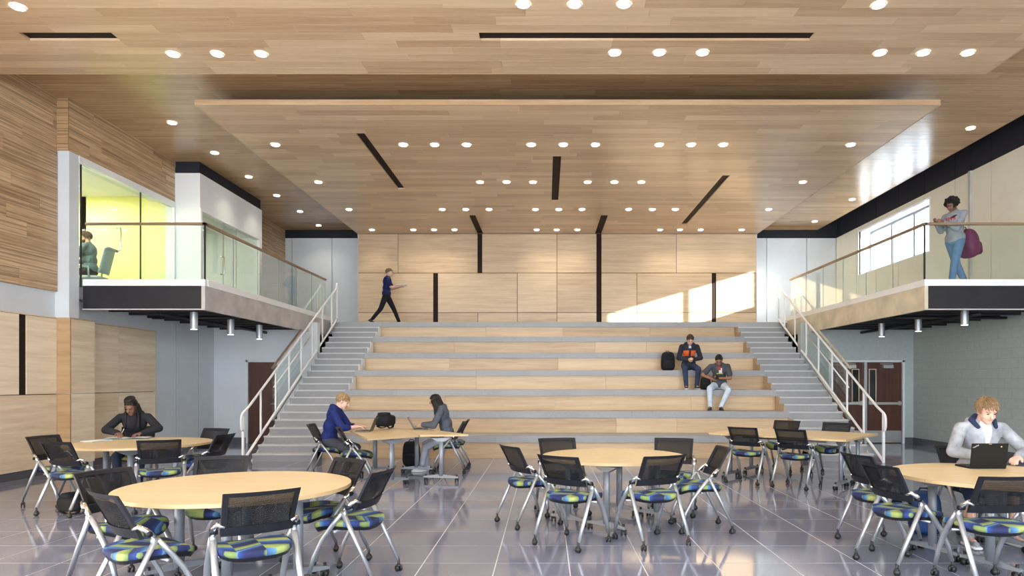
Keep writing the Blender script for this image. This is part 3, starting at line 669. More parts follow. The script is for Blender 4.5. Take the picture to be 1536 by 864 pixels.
def flight(x_out, x_in, label, sgn):
    t = thing('staircase', label, 'stairs', (x_in, Y1 - 2 * TREAD, 0), None, 'flights beside the seating steps')
    def q(p): return (p[0] - x_in, p[1] - (Y1 - 2 * TREAD), p[2])
    xa, xb = sorted((x_out, x_in))
    for j in range(1, 21):
        y0 = Y1 + (j - 3) * TREAD; z = j * RISE
        MB().box(q((xa, y0 - 0.012, z - RISE + 0.0)), q((xb - 0.0, y0 + TREAD + 0.02, z - 0.030)), pv=0.0).build('step_riser', M['stone_shaded'], t)
        MB().box(q((xa, y0 - 0.03, z - 0.029)), q((xb, y0 + TREAD, z)), pv=random.random() * 0.5).build('step_tread', M['stone_lit'], t)
        if j % 3 and j > 2:
            xi = x_in + sgn * -0.012
            MB().box(q((min(x_in, xi), y0 - 0.012, (j // 3) * TIER + 0.001)), q((max(x_in, xi), y0 + TREAD, z - 0.002))).build('step_cheek', M['white_paint'] if sgn < 0 else M['riser'], t)  # left cheeks coloured white for window light on stone; right ones wood
    y0 = Y1 + 18 * TREAD
    MB().box(q((xa, y0 - 0.03, HL - RISE)), q((xb, y0 + 0.4, HL + 0.0015)), pv=0.2).build('step_tread', M['stone'], t)
    ya = Y1 - 2 * TREAD; yb2 = Y1 + 18 * TREAD                                     # solid side wall under the flight
    prof = [(ya + 0.05, 0.0), (yb2, 0.0), (yb2, HL - 0.2), (ya + 0.05, 0.02)]
    w0, w1_ = (x_out - 0.05, x_out) if sgn < 0 else (x_out, x_out + 0.05)
    m = MB(); m.add([q((w, y, z)) for w in (w0, w1_) for y, z in prof], [(0, 1, 2, 3), (7, 6, 5, 4), (0, 4, 5, 1), (1, 5, 6, 2), (2, 6, 7, 3), (3, 7, 4, 0)])
    m.build('stair_side', M['grey_panel'] if sgn < 0 else M['cream'], t)
    # white steel rail
    r = thing('stair_rail', ('white steel handrail of the flight beside the dark single door' if sgn < 0 else 'white steel handrail of the flight beside the double door'), 'railing', (x_out + sgn * 0.08, ya, 0), None, 'white stair handrails')
    xr_ = 0.0; slope = RISE / TREAD; Ltot = yb2 - ya
    def rp(y, dz): return (xr_, y, slope * y + dz)
    top = [(xr_, -0.24, 0.62), (xr_, -0.30, 0.64), (xr_, -0.325, 0.70), (xr_, -0.325, 0.84), (xr_, -0.30, 0.91), (xr_, -0.22, 0.965)] + [rp(Ltot * i / 6 + 0.02, 1.06) for i in range(7)] + [(xr_, Ltot + 0.10, HL + 1.08), (xr_, Ltot + 0.13, HL + 1.02), (xr_, Ltot + 0.13, HL + 0.02)]
    MB().tube(top, 0.024, 8).build('handrail', M['white_metal'], r, True)
    MB().box((-0.02, -0.26, 0.002), (0.02, -0.22, 0.97)).build('newel_post', M['white_metal'], r)
    MB().tube([(xr_, -0.22, 0.04)] + [rp(Ltot * i / 6, 0.17) for i in range(7)] + [(xr_, Ltot + 0.12, HL + 0.10)], 0.026, 8).build('bottom_rail', M['white_metal'], r, True)
    for i in range(7):
        y = Ltot * (i + 0.75) / 7.2
        MB().box((-0.014, y - 0.02, slope * y + 0.15), (0.014, y + 0.02, slope * y + 1.06)).build('baluster', M['white_metal'], r)
    # glass guard outside the rail, below the balcony
    gx_ = -0.22 if sgn < 0 else 0.22
    gl = thing('stair_glass_guard', ('sloping glass guard in front of the dark single door' if sgn < 0 else 'sloping glass guard in front of the double door'), 'railing', (x_out, ya, 0), None, 'sloping glass guards')
    y0, y1 = 14.87 - ya, 16.60 - ya; zt0 = 1.854
    for i in range(3):
        a, b = y0 + (y1 - y0) * i / 3, y0 + (y1 - y0) * (i + 1) / 3
        za, zb = zt0 + (a - y0) * slope, zt0 + (b - y0) * slope
        m = MB(); A = [(a + 0.008, za - 1.10), (b - 0.008, zb - 1.10), (b - 0.008, zb), (a + 0.008, za)]
        m.add([(x, y, z) for x in (gx_ - 0.006, gx_ + 0.006) for y, z in A], [(0, 1, 2, 3), (7, 6, 5, 4), (0, 4, 5, 1), (1, 5, 6, 2), (2, 6, 7, 3), (3, 7, 4, 0)])
        m.build('glass_pane', M['glass_rail'], gl)
    MB().tube([(gx_, y0 - 0.02, zt0), (gx_, y1, zt0 + (y1 - y0) * slope)], 0.026, 8).build('cap_rail', M['bronze'] if sgn < 0 else M['warm_lit_fascia'], gl)
    MB().tube([(gx_ * 0.85, y0 - 0.02, zt0 - 0.42), (gx_ * 0.85, y1 + 1.0, zt0 - 0.42 + (y1 - y0 + 1.0) * slope)], 0.016, 8).build('wall_rail', M['white_metal'], gl, True)
    MB().tube([(gx_, y0, zt0 - 1.12), (gx_, y1, zt0 - 1.12 + (y1 - y0) * slope)], 0.03, 6).build('glass_shoe', M['steel'], gl)
    # short inner rail on the landing side of the balcony guard
    sr = thing('landing_rail', ('short curved white rail at the stair head on the office side' if sgn < 0 else 'short curved white rail at the stair head on the window side'), 'railing', (x_out + gx_ * 1.6, yb2 - 1.4, HL), None, 'short rails at the stair heads')
    MB().tube([(0, -0.3, 0.16), (0, 0.75, 0.80), (0, 0.9, 0.92), (0, 1.05, 0.95), (0, 1.2, 0.90), (0, 1.22, 0.80), (0, 1.22, 0.0)], 0.02, 8).build('rail_tube', M['white_metal'], sr, True)
    MB().tube([(0, 0.7, 0), (0, 0.7, 0.78)], 0.016, 8).build('rail_post', M['white_metal'], sr, True)
flight(SXL, TXL, 'grey stone flight of steps beside the dark single door', -1)
flight(SXR, TXR, 'grey stone flight of steps beside the double door', 1)
# ---- lamps
def downlight(px, py, z, label, group, watts=DOWN_W):
    Y = F * (z - H_EYE) / (PY0 - py); x = (px - PX0) * Y / F
    key = 'dl'
    if key not in PROTO:
        PROTO[key] = (MB().tube([(0, 0, 0.02), (0, 0, -0.008)], [0.072, 0.072], 20).mesh('lens', M['lens']),
                      None)
        rm = MB(); n = 24
        rm.v = [(r * math.cos(2 * math.pi * i / n), r * math.sin(2 * math.pi * i / n), zz) for r, zz in ((0.070, -0.012), (0.086, -0.012), (0.088, 0.0)) for i in range(n)]
        rm.f = [(a * n + i, a * n + (i + 1) % n, (a + 1) * n + (i + 1) % n, (a + 1) * n + i) for a in range(2) for i in range(n)]
        ld = bpy.data.lights.new('downlight', 'SPOT'); ld.energy = watts; ld.spot_size = math.radians(115); ld.spot_blend = 0.8; ld.shadow_soft_size = 0.07; ld.color = (1.0, 0.92, 0.80)
        PROTO[key] = (PROTO[key][0], rm.mesh('trim_ring', M['white_metal']), ld)
    t = thing('downlight', label, 'light', (x, Y, z - 0.004), None, group)
    obj('lens', PROTO[key][0], t); obj('trim_ring', PROTO[key][1], t)
    lo = bpy.data.objects.new('lamp_light', PROTO[key][2]); COL.objects.link(lo); lo.parent = t; lo.location = (0, 0, -0.03)
PROTO = {}
rows = [(217, [413, 605, 652, 700, 797, 845, 893, 989, 1037, 1085, 1276]), (273, [477.5, 720, 760, 799.5, 881.5, 921.5, 962, 1204]),
        (314, [523.5, 663.5, 698.5, 733.5, 803, 838, 873, 943, 978.5, 1013, 1153]), (344.5, [558, 620, 651, 681.7, 805, 835, 866, 990, 1020, 1051, 1112.5])]
nm = ['first', 'second', 'third', 'last']
for (py, pxs), w in zip(rows, ('nearest the tables', 'second from the canopy front edge', 'third from the canopy front edge', 'closest to the maple feature wall')):
    for p in pxs: downlight(p, py, ZC, 'round recessed downlight in the canopy row ' + w, 'canopy downlights, row ' + w)
for p, q in ((27, 10), (785, 6), (862, 6), (936, 6), (1318, 7)): downlight(p, q, ZC, 'round recessed downlight before the dark slots of the front ceiling', 'front ceiling lights before the slots')
for p, q in ((260, 81), (326, 80.5), (392, 80.5), (922, 79), (989, 78.5), (1054, 78.5), (1320, 79), (1385, 79), (1452, 79)): downlight(p, q, ZC, 'round recessed downlight between dark slot and edge of the front ceiling', 'front ceiling lights behind the slots')
for p, q in ((258, 184), (322, 229), (373, 265), (415, 293), (450, 317), (478, 338)): downlight(p, q, ZU, 'round recessed downlight in the upper ceiling over the office balcony', 'lights over the left balcony')
for p, q in ((1456, 192), (1355, 253), (1278, 299), (1222, 332)): downlight(p, q, ZU, 'round recessed downlight in the upper ceiling by the window wall', 'lights over the right balcony')
def can(px, py, Y, label, group):
    c = P(px, py, Y); t = thing('cylinder_downlight', label, 'light', (c.x, Y, c.z), None, group)
    zt = HL - 0.14 - c.z
    m = MB(); m.tube([(0, 0, 0), (0, 0, 0.32)], 0.068, 18); m.build('housing', M['silver'], t, False)
    MB().tube([(0, 0, 0.32), (0, 0, zt)], 0.025, 8).build('stem', M['fascia_dark'], t)
    MB().tube([(0, 0, -0.004), (0, 0, 0.004)], 0.056, 16).build('lens', M['lamp_end'], t)
    ld = bpy.data.lights.new('cylinder_downlight', 'SPOT'); ld.energy = 28; ld.spot_size = math.radians(105); ld.spot_blend = 0.7; ld.shadow_soft_size = 0.05; ld.color = (1, 0.95, 0.86)
    lo = bpy.data.objects.new('lamp_light', ld); COL.objects.link(lo); lo.parent = t; lo.location = (0, 0, -0.02)
for side, pts in (('left', ((291, 494, 12.75), (346, 502, 14.2), (389, 508.5, 15.6))), ('right', ((1447, 487.5, 12.75), (1377.5, 497, 14.2), (1322.5, 505, 15.6)))):
    for (p, q, Y), w in zip(pts, ('closest to the dark balcony front', 'in the middle of its row of three', 'closest to the door wall')):
        can(p, q, Y, 'silver cylinder lamp under the %s balcony, %s' % ({'left': 'office', 'right': 'window-side'}[side], w), 'cylinder lamps under the %s balcony' % side)
for gx0 in (-6.6, -1.6, 3.4):                      # unseen lamps added for extra light over the tables, continuing the pattern
    for Y_ in (6.4, 3.6, 0.8):
        for dx in (0, 0.65, 1.3):
            q_ = PY0 - F * (ZC - H_EYE) / Y_; downlight(PX0 + (gx0 + dx) * F / Y_, q_, ZC, 'unseen round downlight added to the front ceiling for extra light over the tables', 'added unseen lights over the tables')
# ---------------------------------------------------------------- furniture
def caster_mesh():
    m = MB()
    m.tube([(0, 0, 0.035), (0, 0, 0.10)], 0.011, 8)
    m.ball((0, 0, 0.045), (0.020, 0.022, 0.018), nu=8, nv=5)
    for s in (-1, 1): m.tube([(s * 0.008, 0, 0.026), (s * 0.022, 0, 0.026)], 0.026, 12)
    return m.mesh('caster', M['rubber'], True)
CASTER = caster_mesh()
def back_pt(u, v, off=0.0):                     # chair back surface: u across -1..1, v up 0..1
    w = 0.222 + 0.012 * v
    return Vector((u * w, -0.165 - 0.115 * v - 0.02 * v * v + 0.04 * u * u + off, 0.595 + 0.265 * v))
def back_patch(m, u0, u1, v0, v1, th, nu=8, nv=4, off=0.0):
    return m.shell(lambda a, b: back_pt(u0 + (u1 - u0) * a, v0 + (v1 - v0) * b, off), (0, -1, 0.25), th, nu, nv)
def make_chair():
    t = thing('nesting_chair', 'x', 'chair', (0, 0, 0), 90, 'rolling mesh-back chairs')
    def out(a):                                   # seat outline, superellipse
        c, s = math.cos(a), math.sin(a); e = 0.55
        return math.copysign(abs(c) ** e, c) * 0.232, math.copysign(abs(s) ** e, s) * 0.235 + 0.01
    def zt(x, y, k): return 0.472 + 0.012 * (1 - k) - 0.035 * max(0, (y - 0.10) / 0.14) ** 2 + 0.02 * (abs(x) / 0.23) ** 2
    n = 28; m = MB(); R = [0.0, 0.35, 0.7, 0.9, 1.0]
    vs_ = []; rings = []
    for k, r in enumerate(R[1:]):
        for i in range(n):
            x, y = out(2 * math.pi * i / n); vs_.append((x * r, y * r, zt(x * r, y * r, r ** 6)))
    for i in range(n): x, y = out(2 * math.pi * i / n); vs_.append((x * 1.012, y * 1.012, zt(x, y, 1) - 0.022))
    for i in range(n): x, y = out(2 * math.pi * i / n); vs_.append((x * 0.97, y * 0.97, zt(x, y, 1) - 0.045))
    c0 = len(vs_); vs_.append((0, 0.01, zt(0, 0.01, 0))); vs_.append((0, 0.01, 0.43))
    fs = [(k * n + i, k * n + (i + 1) % n, (k + 1) * n + (i + 1) % n, (k + 1) * n + i) for k in range(5) for i in range(n)]
    fs = [tuple(reversed(f)) for f in fs]
    fs += [(c0, i, (i + 1) % n) for i in range(n)] + [(c0 + 1, 5 * n + (i + 1) % n, 5 * n + i) for i in range(n)]
    m.add(vs_, fs).build('seat', M['seat'], t, True)
    m = MB(); poly = [(out(2 * math.pi * i / n)[0] * 0.985, out(2 * math.pi * i / n)[1] * 0.985) for i in range(n)]
    vs_ = [(x, y, zt(x, y, 1) - 0.04) for x, y in poly] + [(x * 0.93, y * 0.93, zt(x, y, 1) - 0.066) for x, y in poly]
    m.add(vs_, [tuple(range(n)), tuple(range(2 * n - 1, n - 1, -1))] + [((i + 1) % n, i, n + i, n + (i + 1) % n) for i in range(n)]).build('seat_pan', M['black_plastic'], t)
    m = MB()
    back_patch(m, -1, 1, 0.90, 1.0, 0.022, 10, 1); back_patch(m, -1, 1, -0.10, 0.13, 0.028, 10, 2, 0.004)
    back_patch(m, -1, -0.86, 0.1, 0.92, 0.022, 1, 6); back_patch(m, 0.86, 1, 0.1, 0.92, 0.022, 1, 6)
    br = m.build('backrest_frame', M['black_plastic'], t)
    back_patch(MB(), -0.88, 0.88, 0.11, 0.92, 0.003, 10, 6, -0.008).build('backrest_mesh', M['mesh'], t, True)
    for s in (-1, 1):
        ap = Vector((s * 0.252, -0.055, 0.565))
        m = MB(); m.tube([(s * 0.20, -0.165, 0.635), (s * 0.236, -0.15, 0.655), (s * 0.25, -0.115, 0.63), (s * 0.252, -0.085, 0.60), ap], [0.012, 0.017, 0.019, 0.017, 0.016], 8, (1, 1.3))
        ar = m.build('arm_bracket', M['chrome'], t, True)
        MB().tube([(s * 0.232, -0.10, 0.605), (s * 0.278, -0.10, 0.605)], 0.019, 12).build('pivot_knob', M['black_plastic'], ar, True)
        MB().tube([(s * 0.236, -0.06, 0.555), (s * 0.268, -0.06, 0.555)], 0.024, 10).build('leg_joint', M['silver'], t, True)
        MB().tube([ap, (s * 0.254, -0.17, 0.335), (s * 0.255, -0.29, 0.09)], [0.017, 0.016, 0.014], 8, (1, 1.35)).build('rear_leg', M['silver'], t, True)
        MB().tube([ap + Vector((0, 0.01, -0.005)), (s * 0.25, 0.03, 0.47), (s * 0.25, 0.115, 0.355), (s * 0.248, 0.185, 0.22), (s * 0.247, 0.225, 0.09)], [0.017, 0.018, 0.018, 0.016, 0.014], 8, (1, 1.35)).build('front_leg', M['silver'], t, True)
        for y in (-0.292, 0.227):
            c = obj('caster', CASTER, t); c.location = (s * 0.25, y, 0); c.rotation_euler.z = random.uniform(-1, 1)
    MB().tube([(-0.25, 0.02, 0.415), (0.25, 0.02, 0.415)], 0.011, 8).build('crossbar', M['silver'], t, True)
    return t
CH = make_chair(); ch_n = [0]
def chair(x, y, heading, label, group):
    o = CH if ch_n[0] == 0 else copy_tree(CH); ch_n[0] += 1
    o.location = (x, y, 0); o.rotation_euler = (0, 0, math.radians(heading - 90)); o['label'] = label; o['group'] = group
    return o
def t_leg(t, x, y, ang, half=0.30, ztop=0.70):
    """post on a two-caster foot; the foot runs along ang (degrees)"""
    c, s = math.cos(math.radians(ang)), math.sin(math.radians(ang)); R = Matrix.Translation((x, y, 0)) @ Matrix.Rotation(math.radians(ang), 4, 'Z')
    lg = MB().tube([R @ Vector((0, 0, 0.09)), R @ Vector((0, 0, ztop))], 0.034, 14, (1.15, 0.85), (c, s, 0)).build('leg_post', M['post_grey'], t, True)
    m = MB(); w = 0.021
    V = [(-half, -w, 0.062), (half, -w, 0.062), (half, w, 0.062), (-half, w, 0.062), (-half, -w * .8, 0.085), (-0.05, -w * .8, 0.115), (0.05, -w * .8, 0.115), (half, -w * .8, 0.085), (half, w * .8, 0.085), (0.05, w * .8, 0.115), (-0.05, w * .8, 0.115), (-half, w * .8, 0.085)]
    m.add([R @ Vector(p) for p in V], [(3, 2, 1, 0), (4, 5, 10, 11), (5, 6, 9, 10), (6, 7, 8, 9), (0, 1, 7, 6, 5, 4), (2, 3, 11, 10, 9, 8), (1, 2, 8, 7), (3, 0, 4, 11)])
    ft = m.build('foot_bar', M['foot'], t)
    for s_ in (-1, 1):
        cs = obj('caster', CASTER, ft); cs.location = R @ Vector((s_ * (half - 0.03), 0, 0)); cs.scale = (1.25, 1.25, 1.15)
    m = MB(); V = [(-0.16, -0.03, ztop - 0.02), (0.16, -0.03, ztop - 0.02), (0.05, -0.03, ztop - 0.075), (-0.05, -0.03, ztop - 0.075)]
    V = V + [(p[0], 0.03, p[2]) for p in V]
    m.add([R @ Vector(p) for p in V], [(3, 2, 1, 0), (4, 5, 6, 7), (0, 1, 5, 4), (1, 2, 6, 5), (2, 3, 7, 6), (3, 0, 4, 7)]).build('top_bracket', M['post_grey'], t)
def top_part(t, poly, z0=0.712, z1=0.74):
    m = MB(); m.prism(poly, z0, z1); o = m.build('tabletop', M['laminate'], t); o.data.materials.append(M['lam_edge'])
    for p in o.data.polygons:
        if abs(p.normal.z) < 0.5: p.material_index = 1
    return o
def round_table(x, y, r, seam, label):
    t = thing('round_table', label, 'table', (x, y, 0), None, 'round maple tables'); n = 40
    for h in (0, 1):
        a0 = math.radians(seam) + math.pi * h; gx_, gy_ = -math.sin(a0) * 0.0015, math.cos(a0) * 0.0015
        poly = [(r * math.cos(a0 + math.pi * i / n) + gx_, r * math.sin(a0 + math.pi * i / n) + gy_) for i in range(n + 1)]
        top_part(t, poly)
        for s in (-1, 1):
            px_, py_ = s * 0.44, 0.27
            t_leg(t, px_ * math.cos(a0) - py_ * math.sin(a0), px_ * math.sin(a0) + py_ * math.cos(a0), seam + 90, 0.255)
        MB().tube([(-0.4 * math.cos(a0) - 0.27 * math.sin(a0), -0.4 * math.sin(a0) + 0.27 * math.cos(a0), 0.67), (0.4 * math.cos(a0) - 0.27 * math.sin(a0), 0.4 * math.sin(a0) + 0.27 * math.cos(a0), 0.67)], 0.016, 8).build('stretcher', M['post_grey'], t, True)
    return t
def poly_table(pts, label, group):
    cx = sum(p[0] for p in pts) / 4; cy = sum(p[1] for p in pts) / 4
    t = thing('folding_table', label, 'table', (cx, cy, 0), None, group)
    q = [Vector((p[0] - cx, p[1] - cy)) for p in pts]
    top_part(t, q)
    m01, m12, m23, m30 = [(q[i] + q[(i + 1) % 4]) / 2 for i in range(4)]
    if (m01 - m23).length > (m12 - m30).length: a, b = m01, m23; wd = m12 - m30
    else: a, b = m12, m30; wd = m01 - m23
    ang = math.degrees(math.atan2(wd.y, wd.x))
    for e in (a * 0.82, b * 0.82): t_leg(t, e.x, e.y, ang, min(0.28, wd.length * 0.42))
    A, B = a * 0.62, b * 0.62
    MB().tube([(A.x, A.y, 0.67), (B.x, B.y, 0.67)], 0.018, 8).build('stretcher', M['post_grey'], t, True)
    return t
round_table(-2.42, 5.376, 0.855, -42, 'unoccupied round maple table ringed by six empty chairs, nearest the maple side wall panels')
round_table(-5.43, 9.17, 0.875, -40, 'round maple table where the girl in black jacket writes')
round_table(0.745, 7.58, 0.785, 45, 'unoccupied round maple table set squarely before the middle of the seating steps')
round_table(3.95, 6.0, 0.84, 20, 'round maple table where the boy in grey hoodie uses a laptop')
poly_table([(-2.555, 9.79), (-1.94, 10.44), (-2.62, 12.0), (-3.30, 11.5)], 'angled maple table where the boy in blue hoodie types', 'four-sided maple tables')
poly_table([(-1.93, 10.46), (-1.20, 10.60), (-1.93, 11.62), (-2.61, 12.0)], 'angled maple table where the long-haired girl types', 'four-sided maple tables')
A_, B_, C_, D_ = Vector((2.60, 10.95)), Vector((4.19, 9.56)), Vector((5.22, 10.76)), Vector((3.63, 12.15))
poly_table([A_, B_, (B_ + C_) / 2 - (C_ - B_) * 0.002, (A_ + D_) / 2 - (D_ - A_) * 0.002], 'long maple table of the empty pair, on the side away from the steps', 'four-sided maple tables')
poly_table([(A_ + D_) / 2 + (D_ - A_) * 0.002, (B_ + C_) / 2 + (C_ - B_) * 0.002, C_, D_], 'long maple table of the empty pair, on the side facing the steps', 'four-sided maple tables')
g1, g2, g3, g4, g5, g6 = ['chairs at the round table ' + w for w in ('with nobody by the side wall', 'of the writing girl', 'before the steps', 'of the hoodie boy')] + ['chairs at the angled tables', 'chairs at the empty pair of tables']
chair(-1.95, 4.55, 126, 'empty chair with its mesh back square to the tables, one leg by the table seam', g1)
chair(-1.54, 5.42, 170, 'empty chair turned side-on at the seam end of the unoccupied side table', g1)
chair(-1.92, 5.89, 230, 'empty chair behind the side-on chair, its back towards the blue-hoodie boy', g1)
chair(-2.93, 6.06, 283, 'empty chair on the step side of the unoccupied side table, seat under the top', g1)
chair(-2.61, 4.49, 52, 'empty chair overlapping another chair at the unoccupied side table, patterned seat in full view', g1)
chair(-3.20, 5.235, -22, 'empty chair half hidden by another chair, its back towards the maple wall', g1)
chair(-5.58, 8.14, 74, 'empty chair with a black bag lying under it', g2)
chair(-6.16, 8.69, -11, 'empty chair standing closest to the dark slot of the maple wall', g2)
chair(-4.70, 8.36, 115, 'empty chair across the table from the writing girl', g2)
chair(-4.96, 9.88, 252, 'empty chair between the writing girl table and the dark single door', g2)
chair(-4.49, 9.05, 175, 'empty side-on chair at the seam of the writing girl table', g2)
chair(-6.20, 10.32, 288, 'chair the writing girl sits on', g2)
chair(-0.164, 7.52, 29, 'empty side-on chair of the round table before the steps, facing the window wall', g3)
chair(0.27, 6.60, 52.6, 'empty chair at the round table before the steps, back turned, next to the side-on chair', g3)
chair(1.00, 6.645, 115, 'empty chair at the round table before the steps, back turned, facing the blue-hoodie boy', g3)
chair(1.60, 7.22, 182, 'empty side-on chair of the round table before the steps, facing the maple side wall', g3)
chair(0.20, 8.10, 285, 'empty chair between round table and steps, on the side of the laptop girl', g3)
chair(1.49, 8.09, 255, 'empty chair between round table and steps, on the side of the two boys', g3)
chair(3.04, 5.78, 12, 'empty chair before another at the hoodie boy table, patterned seat in full view', g4)
chair(3.22, 6.58, 12, 'empty chair half hidden behind another at the hoodie boy table', g4)
chair(3.37, 5.26, 93, 'empty chair directly across the table from the hoodie boy', g4)
chair(4.45, 7.16, 268, 'chair the boy in grey hoodie sits on', g4)
chair(-3.57, 11.2, 4, 'chair the boy in blue hoodie sits on', g5)
chair(-2.90, 10.48, 12, 'empty chair next to the boy in blue hoodie', g5)
chair(-1.70, 11.78, 186, 'chair the long-haired laptop girl sits on', g5)
chair(-1.70, 12.42, 183, 'empty chair behind the long-haired laptop girl, beside the bottom riser', g5)
chair(3.15, 10.60, 50, 'empty chair with back turned at the pair of tables, closer to the laptop girl', g6)
chair(3.72, 10.13, 47, 'empty chair with back turned at the pair of tables, closer to the hoodie boy', g6)
chair(4.12, 11.99, 229, 'empty chair on the step side of the pair of tables, below the seating tiers', g6)
chair(4.74, 11.36, 229, 'empty chair on the step side of the pair of tables, by the double-door flight', g6)
# ---------------------------------------------------------------- people
def skin(name, c):
    t = NT(name); t.col(c); t.b.inputs['Roughness'].default_value = 0.5; t.b.inputs['Subsurface Weight'].default_value = 0.08; t.b.inputs['Subsurface Radius'].default_value = (0.01, 0.004, 0.002); return t.m
def cloth(name, c, var=0.15, rough=0.85, wr=0.5):
    t = NT(name); v = t.pos((1, 1, 1), True); n = t.noise(v, 9, 4); f = t.noise(v, 160, 2)
    t.col(t.ramp(n, [(0.3, tuple(x * (1 - var) for x in c)), (0.7, tuple(min(1, x * (1 + var)) for x in c))]))
    t.b.inputs['Roughness'].default_value = rough; t.b.inputs['Specular IOR Level'].default_value = 0.25
    t.bump(n, wr, 0.02); return t.m
def hairmat(name, c):
    t = NT(name); v = t.pos((60, 60, 8), True); n = t.noise(v, 2, 3); t.col(t.ramp(n, [(0.3, tuple(x * 0.55 for x in c)), (0.7, tuple(x * 1.3 for x in c))]))
    t.b.inputs['Roughness'].default_value = 0.55; t.b.inputs['Specular IOR Level'].default_value = 0.25; t.bump(n, 0.5, 0.01); return t.m
def bake(name, mb, voxel, mat, parent, it=3):
    tmp = mb.build(name + '_tmp', mat)
    r = tmp.modifiers.new('r', 'REMESH'); r.mode = 'VOXEL'; r.voxel_size = voxel; r.use_smooth_shade = True
    s = tmp.modifiers.new('s', 'SMOOTH'); s.factor = 0.5; s.iterations = it
    dg = bpy.context.evaluated_depsgraph_get()
    me = bpy.data.meshes.new_from_object(tmp.evaluated_get(dg)); me.name = name
    old = tmp.data; bpy.data.objects.remove(tmp); bpy.data.meshes.remove(old)
    if not me.materials: me.materials.append(mat)
    me.polygons.foreach_set('use_smooth', [True] * len(me.polygons))
    return obj(name, me, parent)
def ik(a, b, l1, l2, pole):
    d = b - a; L = min(d.length, (l1 + l2) * 0.999); n = d.normalized(); b = a + n * L
    x = (l1 * l1 - l2 * l2 + L * L) / (2 * L); h = math.sqrt(max(0, l1 * l1 - x * x))
    p = Vector(pole); p = p - n * p.dot(n); p = p.normalized() if p.length > 1e-5 else n.orthogonal().normalized()
    return a + n * x + p * h, b
def frame(fwd, up):
    f = Vector(fwd).normalized(); u = Vector(up); u = (u - f * u.dot(f)).normalized(); r = f.cross(u)
    return Matrix((r, f, u)).transposed()       # columns: right, forward, up
def hand(mb, wrist, direc, palm_n, side, curl=0.6, k=1.0, spread=0.012, thumb_in=0.3):
    """palm, four bent fingers of different length and a thumb leaving the side of the palm"""
    d = Vector(direc).normalized(); n = Vector(palm_n); n = (n - d * n.dot(d)).normalized(); w = d.cross(n) * side     # w points to the thumb side
    c = wrist + d * 0.05 * k
    R = Matrix((w, d, n)).transposed()
    mb.ball(c, (0.040 * k, 0.052 * k, 0.016 * k), R)
    mb.cap(wrist - d * 0.02, wrist + d * 0.03, 0.026 * k, 0.028 * k, (1, 0.75), w)
    for i, (off, ln) in enumerate(((0.030, 0.068), (0.010, 0.078), (-0.011, 0.072), (-0.030, 0.056))):
        p = wrist + d * 0.085 * k + w * off * k; ln *= k; dd = (d + w * off * 3 * spread / 0.012 * 0.3).normalized(); a = curl * 0.5
        for sgm, q in enumerate((0.45, 0.31, 0.24)):
            dv = dd * math.cos(a) + n * math.sin(a); e = p + dv * ln * q
            mb.cap(p, e, 0.0098 * k, 0.0088 * k, seg=8, nh=2); p = e; a += curl
    p = wrist + d * 0.03 * k + w * 0.034 * k; a = thumb_in
    for q in (0.034, 0.028):
        dv = (d * 0.72 + w * 0.6 * (1 - a) + n * 0.75 * a).normalized(); e = p + dv * q * k
        mb.cap(p, e, 0.0125 * k, 0.0105 * k, seg=8, nh=2); p = e; a += 0.35
